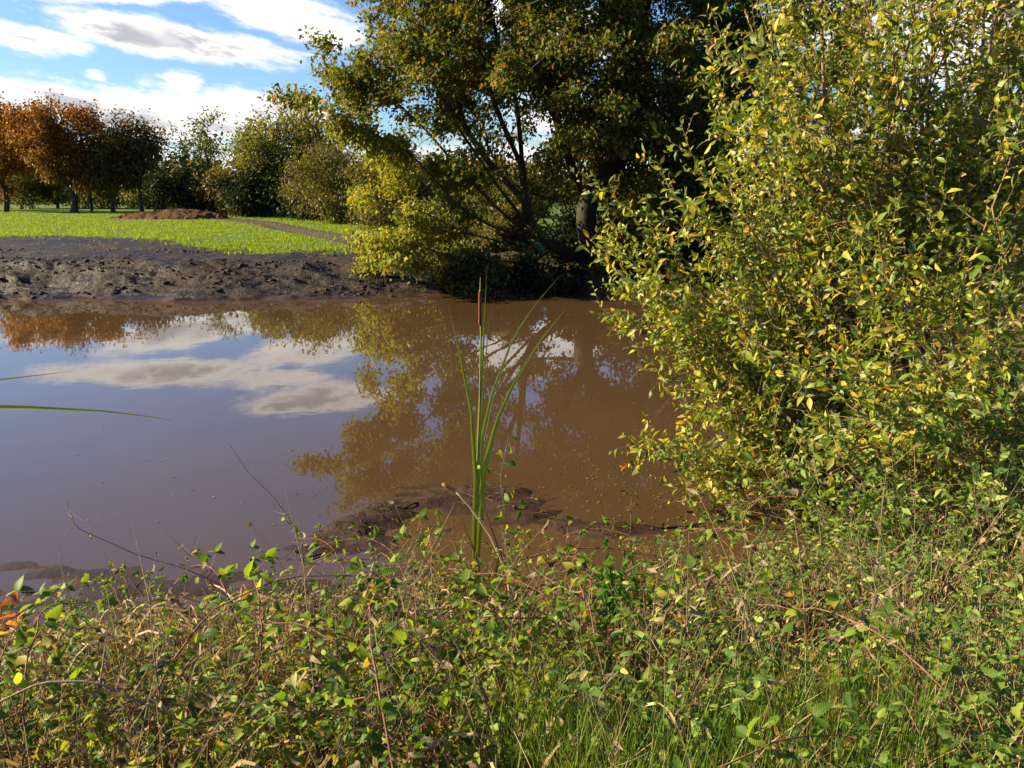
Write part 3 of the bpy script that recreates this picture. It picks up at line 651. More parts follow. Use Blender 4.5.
# ---------------------------------------------------------------- shrubs made of upright shoots
def bez(a, b, c_, n):
    t_ = np.linspace(0, 1, n)[:, None]; return (1 - t_) ** 2 * np.array(a) + 2 * t_ * (1 - t_) * np.array(b) + t_ ** 2 * np.array(c_)
WPROF = (.06, .3, .5, .46, .26, .04)
def shrub(name, label, cat, group, base, tips_, mat_leaf, r0=.016, n_side=13, side_len=(.4, 1.0), n_tert=4, lsp=.034, llen=.06, lw=.42, upw=.8, base_spread=.35, prof=WPROF, t0=.2, stem_mat='twig', keep=1.0, dead_twigs=0):
    root = empty(name, tuple(base), label, cat, group); b = np.array(base)
    stems, twigs, LP, LD = MB(), MB(), [], []
    def leafy(P, frac):
        P = resample(P, lsp); k0 = int(len(P) * (1 - frac)); T_ = unit(np.gradient(P, axis=0))
        for k in range(k0, len(P)):
            if rng.random() > keep: continue
            a = k * 2.4 + rng.normal(0, .4); s1 = unit(np.cross(T_[k], [.2, .3, .9])); s2 = np.cross(T_[k], s1)
            LP.append(P[k]); LD.append(unit(T_[k] * .75 + (s1 * math.cos(a) + s2 * math.sin(a)) * .9 + np.array([0, 0, -.1])))
    for tp in tips_:
        tp = np.array(tp) - b; st = np.r_[rng.normal(0, base_spread, 2), -.05]
        mid = st + (tp - st) * np.array([.35, .35, .62]) + rng.normal(0, .1, 3)
        P = bez(st, mid, tp, 16) + np.cumsum(rng.normal(0, .008, (16, 3)), 0)
        Ls = np.linalg.norm(tp - st); rr_ = r0 * (Ls / 3) * np.linspace(1, .16, 16)
        stems.tube(P, rr_, 6); leafy(P, .22)
        for k in range(n_side):
            q = t0 + (1 - t0) * (k + rng.random()) / n_side; i = min(14, int(q * 15)); p0 = P[i] + (P[i + 1] - P[i]) * (q * 15 - i)
            tdir = unit(P[i + 1] - P[i]); o_ = rng.normal(0, 1, 3); o_[2] *= .4; o_ = unit(o_ + .35 * unit(np.r_[p0[:2], 0]))
            L = rng.uniform(*side_len) * (1.15 - .5 * q)
            d1 = unit(o_ + tdir * .5); p2 = p0 + d1 * L * .8 + np.array([0, 0, L * (.45 * upw + rng.normal(0, .25))])
            S = bez(p0, p0 + d1 * L * .5, p2, 8); twigs.tube(S, np.linspace(.0058, .0018, 8) * (r0 / .016), 4); leafy(S, .85)
            for m_ in range(n_tert):
                j = int(rng.integers(2, 8)); o2 = unit(rng.normal(0, 1, 3) + d1 * .8 + np.array([0, 0, .35])); l2 = rng.uniform(.12, .38) * side_len[1]
                S2 = bez(S[j], S[j] + o2 * l2 * .5, S[j] + o2 * l2 * .9 + np.array([0, 0, rng.normal(.0, .2) * l2]), 5)
                twigs.tube(S2, np.linspace(.0026, .001, 5) * (r0 / .016), 3); leafy(S2, .92)
        for k in range(dead_twigs):
            i = int(rng.integers(2, 10)); o2 = unit(rng.normal(0, 1, 3)); l2 = rng.uniform(.3, .8)
            twigs.tube(bez(P[i], P[i] + o2 * l2 * .5 + rng.normal(0, .08, 3), P[i] + o2 * l2, 6), np.linspace(.003, .001, 6), 3)
    stems.build('stems', M[stem_mat], root, True); twigs.build('twigs', M[stem_mat], root, True)
    LP, LD = np.array(LP), np.array(LD); n_ = len(LP); mb = MB()
    Nn = rng.normal(0, .85, (n_, 3)) + np.array([-.35, -.25, .45]); L = llen * (.4 + 1.0 * rng.random(n_) ** 1.3)
    mb.leaves(LP, LD, Nn, L, L * lw, prof, .3, .28, twist=.6)
    mb.build('foliage', M[mat_leaf], root)
    print(name, 'leaves', n_)
    return root
def tip_set(n_, pts, jit=.25, dj=.6):
    o_ = []
    for k in range(n_):
        px, py, D = pts[k % len(pts)]; p_ = at(px, py, D + rng.normal(0, dj)); o_.append(p_ + rng.normal(0, jit, 3))
    return o_
def gpt(x, y): return (x, y, H(x, y))
# tall goat willow: tips as (pixel, pixel, depth)
wb = gpt(3.0, 6.0)
tips1 = tip_set(58, [(1000, -60, 7.2), (930, -40, 7.4), (1080, 40, 7), (1010, 60, 6.6), (820, -40, 7.2), (1120, 120, 6.5), (1060, -200, 7), (960, 60, 6.9), (1040, 160, 5.8), (770, -60, 6.3), (830, -120, 6.2), (900, -160, 6), (980, -150, 6), (1060, -120, 6), (740, 30, 6.4), (800, 20, 6), (870, -20, 5.6), (950, 10, 5.5), (1030, 0, 5.6),
                     (715, 130, 6.2), (780, 120, 5.7), (850, 90, 5.3), (930, 100, 5.2), (1010, 100, 5.2), (1100, 40, 5.6), (690, 200, 6.2), (740, 190, 5.8), (1120, -40, 6.6), (880, -60, 7)], .12, .4)
shrub('goat_willow', 'tall goat willow with dense yellow green leaves on upright stems', 'shrub', None, wb, tips1, 'willow_leaf', n_side=14, n_tert=5, dead_twigs=12)
# arching side of it over the water
wb2 = gpt(2.55, 5.9)
tips2 = tip_set(36, [(615, 205, 6.0), (605, 255, 6.0), (640, 300, 5.8), (625, 325, 6.1), (690, 260, 5.7), (665, 345, 5.6), (700, 400, 5.4), (730, 330, 5.4), (690, 455, 5.3), (760, 250, 5.2), (675, 210, 6.1), (655, 440, 5.5), (680, 490, 5.3), (640, 270, 5.9), (620, 240, 6.1), (665, 380, 5.6), (720, 480, 5.2), (650, 300, 5.8)], .08, .25)
shrub('arching_willow', 'lower willow bush arching its leafy shoots over the brown water', 'shrub', None, wb2, tips2, 'willow_leaf', r0=.011, n_side=10, side_len=(.25, .6), n_tert=4, upw=.5, dead_twigs=10, base_spread=.25)
wb4 = gpt(2.75, 4.15)
shrub('young_willow', 'low young willow shoots with light green leaves at the foot of the tall willow', 'shrub', None, wb4, tip_set(24, [(790, 470, 4.2), (850, 450, 4.1), (920, 440, 4.0), (990, 430, 4.0), (1050, 430, 4.0), (820, 510, 4.0), (890, 500, 3.8), (960, 490, 3.8), (1020, 500, 3.7)], .08, .25), 'nettle_leaf', r0=.01, n_side=8, side_len=(.2, .45), n_tert=3, upw=.6, base_spread=.5, llen=.055, dead_twigs=6)
wb3 = gpt(3.1, 4.7)
tips3 = tip_set(26, [(800, 300, 4.6), (860, 260, 4.5), (930, 250, 4.4), (1000, 260, 4.4), (1060, 280, 4.5), (780, 380, 4.5), (840, 360, 4.3), (910, 350, 4.2), (980, 360, 4.2), (1050, 380, 4.2), (800, 440, 4.4), (880, 430, 4.2)], .1, .3)
shrub('tangled_willow', 'low tangled willow with bare brown twigs and darker green leaves', 'shrub', None, wb3, tips3, 'willow_leaf', r0=.012, n_side=10, side_len=(.25, .6), n_tert=4, upw=.5, dead_twigs=24, keep=.8)
# shrubs under the oak at the waterline
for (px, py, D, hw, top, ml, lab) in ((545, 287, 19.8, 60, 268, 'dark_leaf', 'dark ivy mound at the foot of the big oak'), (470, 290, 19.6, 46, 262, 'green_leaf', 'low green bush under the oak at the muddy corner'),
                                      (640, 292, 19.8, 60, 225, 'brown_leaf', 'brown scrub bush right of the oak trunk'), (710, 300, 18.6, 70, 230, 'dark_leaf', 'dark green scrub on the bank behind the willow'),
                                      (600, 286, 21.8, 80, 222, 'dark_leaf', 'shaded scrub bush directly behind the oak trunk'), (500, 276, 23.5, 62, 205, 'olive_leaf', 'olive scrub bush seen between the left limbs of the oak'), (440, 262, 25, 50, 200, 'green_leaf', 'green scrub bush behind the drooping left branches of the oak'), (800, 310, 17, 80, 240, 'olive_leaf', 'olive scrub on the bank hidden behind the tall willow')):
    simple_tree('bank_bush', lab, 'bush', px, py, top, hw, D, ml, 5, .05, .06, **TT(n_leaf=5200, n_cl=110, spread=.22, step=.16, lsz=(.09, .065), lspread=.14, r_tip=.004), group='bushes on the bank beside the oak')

# ---------------------------------------------------------------- near bank plants
SKX = [-300, 0, 60, 130, 200, 260, 330, 400, 480, 560, 640, 700, 760, 850, 1024, 1400]
SKY_ = [640, 634, 622, 600, 584, 568, 566, 560, 566, 560, 556, 544, 526, 495, 478, 465]
def limit_z(x, y, off=0.):
    """how high a plant at x, y may reach to stay under the outline of the thicket"""
    px = 512 + F * x / (y * CP + .9)
    d = ray(0, np.interp(px, SKX, SKY_) + off); return CAMZ + y * d[2] / d[1]
def scatter(n_, y0=1.25, y1=4.6, xr=.78):
    o_ = []
    while len(o_) < n_:
        y = y0 + (y1 - y0) * rng.random() ** 1.0
        x = rng.uniform(-1, 1) * (xr * y + .35)
        if y > 4.1 and x < 1.2: continue
        o_.append((x, y))
    return o_
BPROF = (.05, .34, .44, .40, .50, .43, .46, .36, .36, .24, .22, .1, .03)
NPROF = (.08, .42, .40, .48, .42, .42, .34, .32, .2, .03)

def nettle(h, droop, label, group, mat='nettle_leaf', L0=.052):
    root = empty('leafy_herb', (0, 0, 0), label, 'herb', group)
    P = bez((0, 0, -.03), (rng.normal(0, .04), rng.normal(0, .04), h * .6), (rng.normal(0, .1), rng.normal(0, .1), h), 10)
    st = MB(); st.tube(P, np.linspace(.0032, .0012, 10), 5); fo = MB(); LP, LD, LL = [], [], []
    Ps = resample(P, .045)
    for k in range(2, len(Ps)):
        for s_ in (0, math.pi):
            if rng.random() < .12: continue
            a = k * math.pi / 2 + s_ + rng.normal(0, .3); LP.append(Ps[k]); LD.append((math.cos(a), math.sin(a), -droop + .5 * k / len(Ps))); LL.append(L0 * (1.15 - .65 * (k / len(Ps)) ** 2) * rng.uniform(.7, 1.15))
    for q in range(2):                                                    # side shoots
        i = int(rng.integers(4, 8)); a = rng.random() * 6.28; o2 = np.array([math.cos(a), math.sin(a), .9]); l2 = h * rng.uniform(.2, .35)
        S = bez(P[i], P[i] + o2 * l2 * .4, P[i] + o2 * l2 * .6 + np.array([0, 0, l2 * .3]), 6); st.tube(S, np.linspace(.002, .0008, 6), 4)
        for k in range(1, 6):
            for s_ in (0, math.pi):
                a = k * math.pi / 2 + s_ + rng.normal(0, .3); LP.append(S[k]); LD.append((math.cos(a), math.sin(a), .1)); LL.append(L0 * .6 * rng.uniform(.7, 1.1))
    n_ = len(LP); fo.leaves(LP, LD, rng.normal(0, .5, (n_, 3)) + np.array([0, 0, .9]), LL, np.array(LL) * .55, NPROF, .35, .4, twist=.5)
    st.build('stem', M['green_stem'], root, True); fo.build('foliage', M[mat], root)
    return root
def bramble(L, label, group):
    root = empty('bramble', (0, 0, 0), label, 'bramble', group)
    P = bez((0, 0, -.03), (L * .25, rng.normal(0, .06), L * .75), (L * .75, rng.normal(0, .15), L * .38), 16) + np.cumsum(rng.normal(0, .006, (16, 3)), 0)
    st = MB(); st.tube(P, np.linspace(.0042, .0014, 16), 6); fo = MB(); LP, LD, LN, LL = [], [], [], []
    Ps = resample(P, .055); T_ = unit(np.gradient(Ps, axis=0))
    for k in range(2, len(Ps)):
        a = k * 2.4 + rng.normal(0, .3); s1 = unit(np.cross(T_[k], [.1, .2, .97])); s2 = np.cross(T_[k], s1)
        d = unit(s1 * math.cos(a) + s2 * math.sin(a) + T_[k] * .5 + np.array([0, 0, .5])); pl = rng.uniform(.04, .075)
        e = Ps[k] + d * pl; st.tube(bez(Ps[k], Ps[k] + d * pl * .6, e, 4), .0011, 3)
        sz = rng.uniform(.028, .052); sd = unit(np.cross(d, [0, 0, 1]))
        for dv, sc_ in ((d, 1.1), (unit(d * .35 + sd), .85), (unit(d * .35 - sd), .85)):
            LP.append(e); LD.append(dv + np.array([0, 0, -.25])); LN.append(np.array([0, 0, .9]) + rng.normal(0, .5, 3)); LL.append(sz * sc_)
        if rng.random() < .8:                                              # prickles
            st.tube([Ps[k], Ps[k] + s1 * .007], [.0012, .0002], 3)
    fo.leaves(LP, LD, LN, LL, np.array(LL) * .72, BPROF, .3, .3, twist=.3)
    st.build('cane', M['cane'], root, True); fo.build('foliage', M['bramble_leaf'], root)
    return root
def dead_stem(h, label, group):
    st = MB(); P = bez((0, 0, -.03), (rng.normal(0, .05), rng.normal(0, .05), h * .6), (rng.normal(0, .16), rng.normal(0, .16), h), 10)
    st.tube(P, np.linspace(.0028, .0009, 10), 4)
    for k in range(7):
        i = int(rng.integers(3, 10)); o2 = unit(rng.normal(0, 1, 3) + np.array([0, 0, .8])); l2 = rng.uniform(.06, .2)
        S = bez(P[i], P[i] + o2 * l2 * .5, P[i] + o2 * l2 + np.array([0, 0, .03]), 5); st.tube(S, np.linspace(.0014, .0005, 5), 3)
    o_ = st.build('withered_weed', M['dead'], None, True); fo = MB()
    n_ = 9; i = rng.integers(4, 10, n_)
    fo.leaves(P[i], rng.normal(0, 1, (n_, 3)) + np.array([0, 0, -.6]), rng.normal(0, 1, (n_, 3)), .028, .016, (.1, .5, .4, .1), .6, .8)
    fo.build('withered_leaves', M['dry_leaf'], o_)
    return tag(o_, label, 'withered weed', group)
def spread(protos, spots, hmax_fn, sc=(.75, 1.15), label=None):
    first = set()
    for (x, y) in spots:
        k = int(rng.integers(len(protos))); pr, ph = protos[k]
        z = H(x, y); lim = hmax_fn(x, y) - z
        if lim < .1: continue
        s_ = min(rng.uniform(*sc), lim / ph)
        if k not in first:
            first.add(k); pr.location = (x, y, z); pr.rotation_euler = (0, 0, rng.random() * 6.28); pr.scale = (s_,) * 3
        else: copy_thing(pr, (x, y, z), rng.random() * 6.28, s_, tilt=(rng.normal(0, .12), rng.normal(0, .12)))
    for k, (pr, _) in enumerate(protos):
        if k not in first: pr.location = (0, -2 - k * .3, .8)
LBN = 'leafy green herb stem with paired toothed leaves in the waterside thicket'
protos = []
for h in (.55, .65, .75, .6, .85, .5, .7, .62): protos.append((nettle(h, rng.uniform(.1, .5), LBN, 'leafy herbs in the waterside thicket'), h))
pts = [(x, y) for x, y in scatter(260, 1.6, 4.3) if vnoise(np.array([x * 1.6 + 9]), np.array([y * 1.6]), 55)[0] < .5][:110] + scatter(55, 3.0, 4.25) + [(x, y) for x, y in scatter(420, 1.6, 4.9) if x > .12 * y][:185]
pts += [(rng.normal(-.16, .16), rng.uniform(3.4, 3.9)) for k in range(16)]
spread(protos, pts, lambda x, y: limit_z(x, y, rng.uniform(-28, 45)), (.75, 1.08))
LBB = 'arching bramble cane with three part green leaves in the waterside thicket'
protos = [(bramble(L, LBB, 'brambles in the waterside thicket'), L * .5) for L in (.8, 1.0, 1.2, .9, 1.1, .7)]
pts = [(x, y) for x, y in scatter(520, 1.2, 4.1) if (x < .3 * y + (rng.random() < .25) * 3) and not (y < 1.9 and .08 < x / y < .5) and vnoise(np.array([x * 1.6 + 9]), np.array([y * 1.6]), 55)[0] > .38][:200]
spread(protos, pts, lambda x, y: limit_z(x, y, rng.uniform(-14, 60)), (.7, 1.1))
LBD = 'thin dead brown stem with withered leaves sticking up from the thicket'
protos = [(dead_stem(h, LBD, 'dead stems in the waterside thicket'), h) for h in (.6, .8, .95, .7, .5)]
spread(protos, scatter(220, 1.5, 4.3), lambda x, y: limit_z(x, y, rng.uniform(-42, 25)), (.7, 1.2))

# undergrowth nobody could count: small leaves and dry stalks filling the thicket
n = 50000
y = 1.0 + 3.9 * rng.random(n); x = rng.uniform(-1, 1, n) * (.8 * y + .4)
ok = ~((y > 4.15) & (x < 1.3)) & ~((y < 1.95) & (x > .06 * y) & (x < .5 * y) & (rng.random(n) < .75)) & (fbm(x, y, 1.6, 3, 71) + .25 > -.1 + .3 * rng.random(n)); x, y = x[ok], y[ok]
px = 512 + F * x / (y * CP + .9)
dz = np.array([ray(0, v_)[2] / ray(0, v_)[1] for v_ in np.interp(px, SKX, SKY_) + 34 + 95 * np.clip(.5 + fbm(x, y, 2.4, 3, 73) * 1.6, 0, 1)]); zl = CAMZ + y * dz
hz = height(x, y); topz = np.minimum(hz + .30 + .10 * (x > .2 * y) + .9 * fbm(x, y, 2.2, 3, 72), zl); ok = topz > hz + .03
x, y, hz, topz = x[ok], y[ok], hz[ok], topz[ok]; n = len(x)
fz = rng.random(n) ** .75; P = np.stack([x, y, hz + fz * (topz - hz)], -1)
mb = MB(); L = .016 + .022 * rng.random(n) ** 1.5
patch = vnoise(x * 1.7 + 3, y * 1.7, 57); patch2 = vnoise(x * 2.3 + 11, y * 2.3, 58)
col_r = np.where(fz < .4, .4 + .6 * rng.random(n), np.clip(rng.random(n) * .5 + .45 * (patch - .25), 0, .74)); col_r = np.where((patch2 > .68) & (rng.random(n) < .6), .66 + .34 * rng.random(n), col_r)
mb.leaves(P, rng.normal(0, 1, (n, 3)) * [1, 1, .6], rng.normal(0, .85, (n, 3)) + [-.25, -.1, .4], L, L * .64, (.08, .44, .34, .5, .22, .28, .04), .3, .45, rnd=col_r)
tag(mb.build('undergrowth', M['litter']), kind='stuff', label='tangled green undergrowth covering the near bank', cat='undergrowth')
mb = MB(); 
for (x, y) in scatter(3800, 1.1, 4.3):
    z = H(x, y); lim = limit_z(x, y, rng.uniform(0, 70)) - z
    if lim < .08: continue
    h = min(lim, rng.uniform(.15, .6)); a = rng.random() * 6.28; le = rng.uniform(.05, .5) * h
    q = np.array([math.cos(a) * le, math.sin(a) * le, h]); mb.tube(np.array([x, y, z - .02]) + bez((0, 0, 0), q * [.2, .2, .7], q, 5), np.linspace(.0024, .0009, 5), 3)
tag(mb.build('dry_stalks', M['straw']), kind='stuff', label='dry tan stalks standing among the green undergrowth', cat='dry stalks')

mb = MB(); pts = [(x, y) for x, y in scatter(5200, 1.1, 4.0)]
q = np.array([(x, y, H(x, y)) for x, y in pts]); zl = np.array([limit_z(x, y, 30) for x, y in pts]); q[:, 2] = np.maximum(q[:, 2] + .01, np.minimum(q[:, 2] + .05 + .38 * rng.random(len(q)), zl))
k = len(q); mb.leaves(q, rng.normal(0, 1, (k, 3)) + [0, 0, -.5], rng.normal(0, 1, (k, 3)), .02 + .035 * rng.random(k) ** 2, .018, (.08, .5, .34, .46, .2, .05), .9, 1.1, twist=1.2)
tag(mb.build('withered_leaves', M['dry_leaf']), kind='stuff', label='crumpled brown withered leaves hanging low in the undergrowth', cat='withered leaves')
mb = MB()
for (x, y) in scatter(420, 1.2, 3.8):
    z = H(x, y); lim = limit_z(x, y, rng.uniform(-5, 50)) - z
    if lim < .12: continue
    h = min(lim, rng.uniform(.2, .5)); a = rng.random() * 6.28; le = rng.uniform(.15, .5)
    P = np.array([x, y, z]) + bez((0, 0, 0), (math.cos(a) * le * .3, math.sin(a) * le * .3, h * 1.5), (math.cos(a) * le, math.sin(a) * le, h * rng.uniform(.2, .9)), 9)
    mb.leaves(P[:-1], np.diff(P, axis=0), rng.normal(0, .3, (8, 3)) + [0, -.6, .7], np.linalg.norm(np.diff(P, axis=0), axis=1) * 1.03, .007, (.5, .5), .2, 0, rnd=.3 + .7 * rng.random())
tag(mb.build('dry_blades', M['straw']), kind='stuff', label='bent straw coloured dead blades lying through the undergrowth', cat='dry blades')

# long grass at the foot of the picture
def grass_patch(n_, y0, y1, x0, x1, h, mat, name, label, lean=.35, wid=.006, dead=False):
    yy_ = rng.uniform(y0, y1, n_); xx_ = rng.uniform(x0, x1, n_) * yy_
    k = fbm(xx_, yy_, 2.2, 3, 81) + .25 > .3 * rng.random(n_); xx_, yy_ = xx_[k], yy_[k]; n_ = len(xx_)
    zz_ = height(xx_, yy_); lim = np.maximum(.08, np.array([limit_z(a, b, 20) for a, b in zip(xx_, yy_)]) - zz_)
    D = np.stack([rng.normal(0, lean, n_), rng.normal(0, lean, n_), np.ones(n_)], -1)
    mb_ = MB(); L = np.minimum(lim, h * (.45 + .75 * rng.random(n_)))
    mb_.leaves(np.stack([xx_, yy_, zz_ - .01], -1), D, np.stack([D[:, 0] + .01, D[:, 1], np.full(n_, .35)], -1), L, wid * (.6 + .8 * rng.random(n_)), (.4, .5, .46, .4, .3, .16, .02), .3, .55)
    tag(mb_.build(name, mat), kind='stuff', label=label, cat='grass')
grass_patch(7500, 1.2, 2.1, .0, .62, .42, M['blade'], 'grass', 'long bright green grass along the bottom of the view')
grass_patch(900, 1.6, 3.4, -.7, .3, .34, M['blade'], 'grass', 'scattered green grass blades among the brambles')
grass_patch(1500, 1.5, 2.6, .5, .85, .36, M['straw'], 'dry_grass', 'dry tan grass among the herbs at the right', .6, .004)

# ---------------------------------------------------------------- single plants that stand out
def blade_strip(mb_, P, wid, hue=None, N=(0, -1, .15), tip=.25):
    P = resample(P, np.linalg.norm(np.diff(np.asarray(P), axis=0), axis=1).sum() / 24); n_ = len(P); T_ = unit(np.gradient(P, axis=0)); S = unit(np.cross(T_, N)); Nn = np.cross(S, T_)
    t_ = np.linspace(0, 1, n_); w_ = wid * np.minimum(1, (1 - t_) / (tip + .35) + .02) * np.minimum(1, .18 + 2.0 * t_)
    cols = [P + S * (s_ * w_ / 2)[:, None] + Nn * (abs(s_) * w_ * .18)[:, None] for s_ in (-1, 0, 1)]
    V_ = np.stack(cols, 1); A = np.zeros((n_, 3, 4)); A[..., 0] = rng.random(); A[..., 1] = (np.maximum(sstep(t_, .92, .99), .75 * (1 - sstep(t_, .08, .3))) if hue is None else hue)[:, None] if hue is None or np.ndim(hue) else hue; A[..., 2] = t_[:, None]; A[..., 3] = np.array([-.5, 0, .5])[None]
    i = np.arange(n_ - 1)[:, None] * 3; c_ = np.arange(2)[None]
    Q_ = np.stack([i + c_, i + c_ + 1, i + c_ + 4, i + c_ + 3], -1).reshape(-1, 4); mb_.add(V_.reshape(-1, 3), Q_, A.reshape(-1, 4))
RD = 3.75
def rat(px, py, d=0): return at(px, py, RD + d)
rb = rat(473, 640); rb[2] = H(rb[0], rb[1]) - .02
rm = empty('reedmace', tuple(rb), 'tall green reedmace with a brown seed spike at the water edge', 'reedmace')
def part_blade(pts, wid, name='leaf', mat='reed_leaf', parent=rm, base=rb, **k):
    mb_ = MB(); blade_strip(mb_, np.array(pts) - base, wid, **k); return mb_.build(name, M[mat], parent, True)
mb = MB(); mb.tube(resample(np.array([rb, rat(474, 560), rat(477, 470), rat(480, 400), rat(481, 330), rat(480, 290)]) - rb, .05), .0048, 6); mb.build('stem', M['green_stem'], rm, True)
mb = MB(); sp = resample(np.array([rat(480, 326), rat(480, 291)]) - rb, .012); mb.tube(sp, np.r_[.004, .0088, np.full(max(1, len(sp) - 4), .0084), .0078, .004][:len(sp)], 10)
spk = mb.build('seed_spike', M['spike'], rm, True)
mb = MB(); mb.tube(np.array([rat(480, 291), rat(480.3, 282), rat(480.5, 277)]) - rb, [.002, .0015, .0008], 5); mb.build('spike_tip', M['straw'], spk)
part_blade([rb, rat(475, 540, .02), rat(477, 450, .03), rat(482, 370, .03), rat(485, 310, .02), rat(487, 268, 0)], .026)
part_blade([rb, rat(476, 540, .03), rat(479, 450, .05), rat(484, 380, .07), rat(489, 320, .09), rat(496, 292, .1)], .016)
part_blade([rb, rat(474, 560, -.03), rat(476, 480, -.05), rat(471, 410, -.1), rat(459, 350, -.15), rat(448, 305, -.2)], .028)
part_blade([rb, rat(476, 540, .06), rat(482, 440, .1), rat(492, 395, .15), rat(512, 340, .2), rat(534, 306, .25), rat(558, 278, .28)], .029)
part_blade([rb, rat(478, 550, -.02), rat(484, 470, -.06), rat(497, 420, -.12), rat(518, 375, -.18), rat(540, 340, -.24), rat(565, 310, -.3)], .032)
part_blade([rb, rat(468, 590, -.03), rat(463, 560, -.05), rat(460, 530, -.06)], .02)
mb = MB(); mb.tube(resample(np.array([rat(484, 372, -.02), rat(489, 371), rat(494, 385), rat(505, 400), rat(520, 411)]) - rb, .02), .0022, 4); mb.build('curled_leaf_strip', M['straw'], rm)
# bent dead reedmace stalk with a withered pale spike
db = rat(512, 640, -.15); db[2] = H(db[0], db[1])
dr = empty('dead_reedmace', tuple(db), 'bent straw coloured reedmace stalk ending in a pale orange spike', 'reedmace')
mb = MB(); mb.tube(resample(np.array([db, rat(508, 575, -.15), rat(490, 535, -.15), rat(472, 509, -.15), rat(455, 490, -.15)]) - db, .04), np.r_[.0065], 6, rnd=.95); mb.build('stem', M['straw'], dr, True)
mb = MB(); sp = resample(np.array([rat(456, 491, -.15), rat(442, 484, -.15)]) - db, .012); mb.tube(sp, np.r_[.005, np.full(len(sp) - 2, .0095), .004], 8); mb.build('seed_spike', M['spike_pale'], dr, True)
for a_, b_, c_ in (((470, 590), (455, 545), (450, 510)), ((480, 600), (478, 560), (462, 520)), ((490, 600), (500, 550), (520, 575)), ((470, 600), (445, 570), (430, 580)), ((505, 570), (488, 520), (478, 485)), ((495, 600), (455, 590), (418, 612)), ((512, 610), (540, 585), (585, 590))):
    part_blade([db, rat(*a_, -.1), rat(*b_, -.12), rat(*c_, -.14)], .026, 'withered_leaf', 'straw', dr, db)
# reed reaching into the view from the left
lb_ = np.array([-1.75, 1.9, H(-1.75, 1.9)])
lr = empty('reed', tuple(lb_), 'reed plant beyond the left edge holding two long blades over the water', 'reed')
def lat(px, py, d=0): return at(px, py, 1.9 + d)
part_blade([lb_, lat(-190, 560), lat(-130, 430), lat(-60, 406), lat(40, 408), lat(115, 412), lat(172, 420)], .032, parent=lr, base=lb_, N=(0, -1, .35), hue=None)
part_blade([lb_, lat(-200, 540), lat(-140, 410), lat(-70, 388, .1), lat(0, 380, .1), lat(74, 371, .1)], .024, parent=lr, base=lb_, N=(0, -1, .3))
mb = MB(); mb.tube(resample(np.array([lb_, lat(-195, 550), lat(-150, 430)]) - lb_, .06), .005, 6); mb.build('stem', M['green_stem'], lr, True)

def twig_thing(name, label, cat, pts, D, r, mat, leaves=None, lmat='dry_leaf', lsz=.03, ljit=.02, prof=(.1, .45, .5, .3, .05), knobs=True, side=0):
    P = [at(a, b, D + (c_[0] if c_ else 0)) for a, b, *c_ in pts]; P0 = P[0]; mb_ = MB(); S = resample(np.array(P) - P0, .04)
    S = S + np.cumsum(rng.normal(0, .0012, S.shape), 0)
    mb_.tube(S, np.linspace(r, r * .4, len(S)), 6)
    for k in range(side):
        i = int(rng.integers(2, len(S))); o2 = unit(rng.normal(0, 1, 3)); l2 = rng.uniform(.05, .14); mb_.tube(bez(S[i], S[i] + o2 * l2 * .5, S[i] + o2 * l2 + [0, 0, .02], 4), np.linspace(r * .5, r * .2, 4), 4)
    root = empty(name, tuple(P0), label, cat)
    mb_.build('stem', M[mat], root, True)
    if leaves:
        q = np.array([S[int(f * (len(S) - 1))] + rng.normal(0, ljit, 3) for f in leaves]); n_ = len(q); fo = MB(); L = lsz * (.6 + .8 * rng.random(n_))
        fo.leaves(q, rng.normal(0, 1, (n_, 3)) + [0, 0, -.3], rng.normal(0, .6, (n_, 3)) + [0, -.5, .6], L, L * .6, prof, .4, .6); fo.build('leaves', M[lmat], root)
    return root
twig_thing('bare_cane', 'long bare grey brown cane arching over the lower left brambles', 'cane', [(-20, 712), (40, 683), (90, 682), (150, 708), (210, 738), (262, 758)], 1.75, .0042, 'dead', side=5)
twig_thing('bare_twig', 'thin bare twig with one curled leaf leaning out over the left water', 'twig', [(235, 590), (190, 570), (130, 552), (95, 536), (75, 527), (66, 500)], 3.4, .003, 'dead', [.8, .82], lsz=.035, side=4)
twig_thing('bare_twig', 'slim dark twig rising above the thicket over the pale water', 'twig', [(305, 560), (296, 528), (275, 498), (248, 472), (230, 446)], 3.5, .003, 'dead', [.3, .32, .36, .28, .34], 'bramble_leaf', lsz=.04, side=2)
twig_thing('red_cane', 'pinkish red bramble cane bowed above the thicket right of the reedmace', 'cane', [(520, 560), (560, 548), (610, 548), (655, 556), (690, 572)], 3.6, .0042, 'cane', side=4)
twig_thing('tall_weed', 'tall pale stem with few leaves between reedmace and willow', 'weed', [(636, 600), (630, 540), (632, 490), (638, 450)], 3.7, .003, 'green_stem', list(np.linspace(.3, 1, 16)), 'bramble_leaf', lsz=.045, ljit=.04)
twig_thing('tall_weed', 'slender leafy stem climbing beside the reedmace blades', 'weed', [(500, 590), (508, 530), (500, 480), (510, 438)], 3.7, .002, 'dead', list(np.linspace(.3, 1, 26)), 'bramble_leaf', lsz=.04, ljit=.05, side=6)
twig_thing('tall_weed', 'brown stem standing up out of the herbs at the far right', 'weed', [(998, 640), (992, 600), (984, 540), (976, 500), (974, 470)], 3.0, .003, 'cane', [.6, .8], side=3)
twig_thing('orange_sprig', 'sprig of bright orange lobed leaves at the left edge of the thicket', 'sprig', [(-12, 640), (8, 628), (22, 612)], 2.6, .002, 'dead', [.1, .3, .4, .5, .6, .7, .8, .9, 1, 1], 'autumn_leaf', lsz=.06, ljit=.03, prof=(.1, .3, .5, .3, .48, .2, .3, .05))
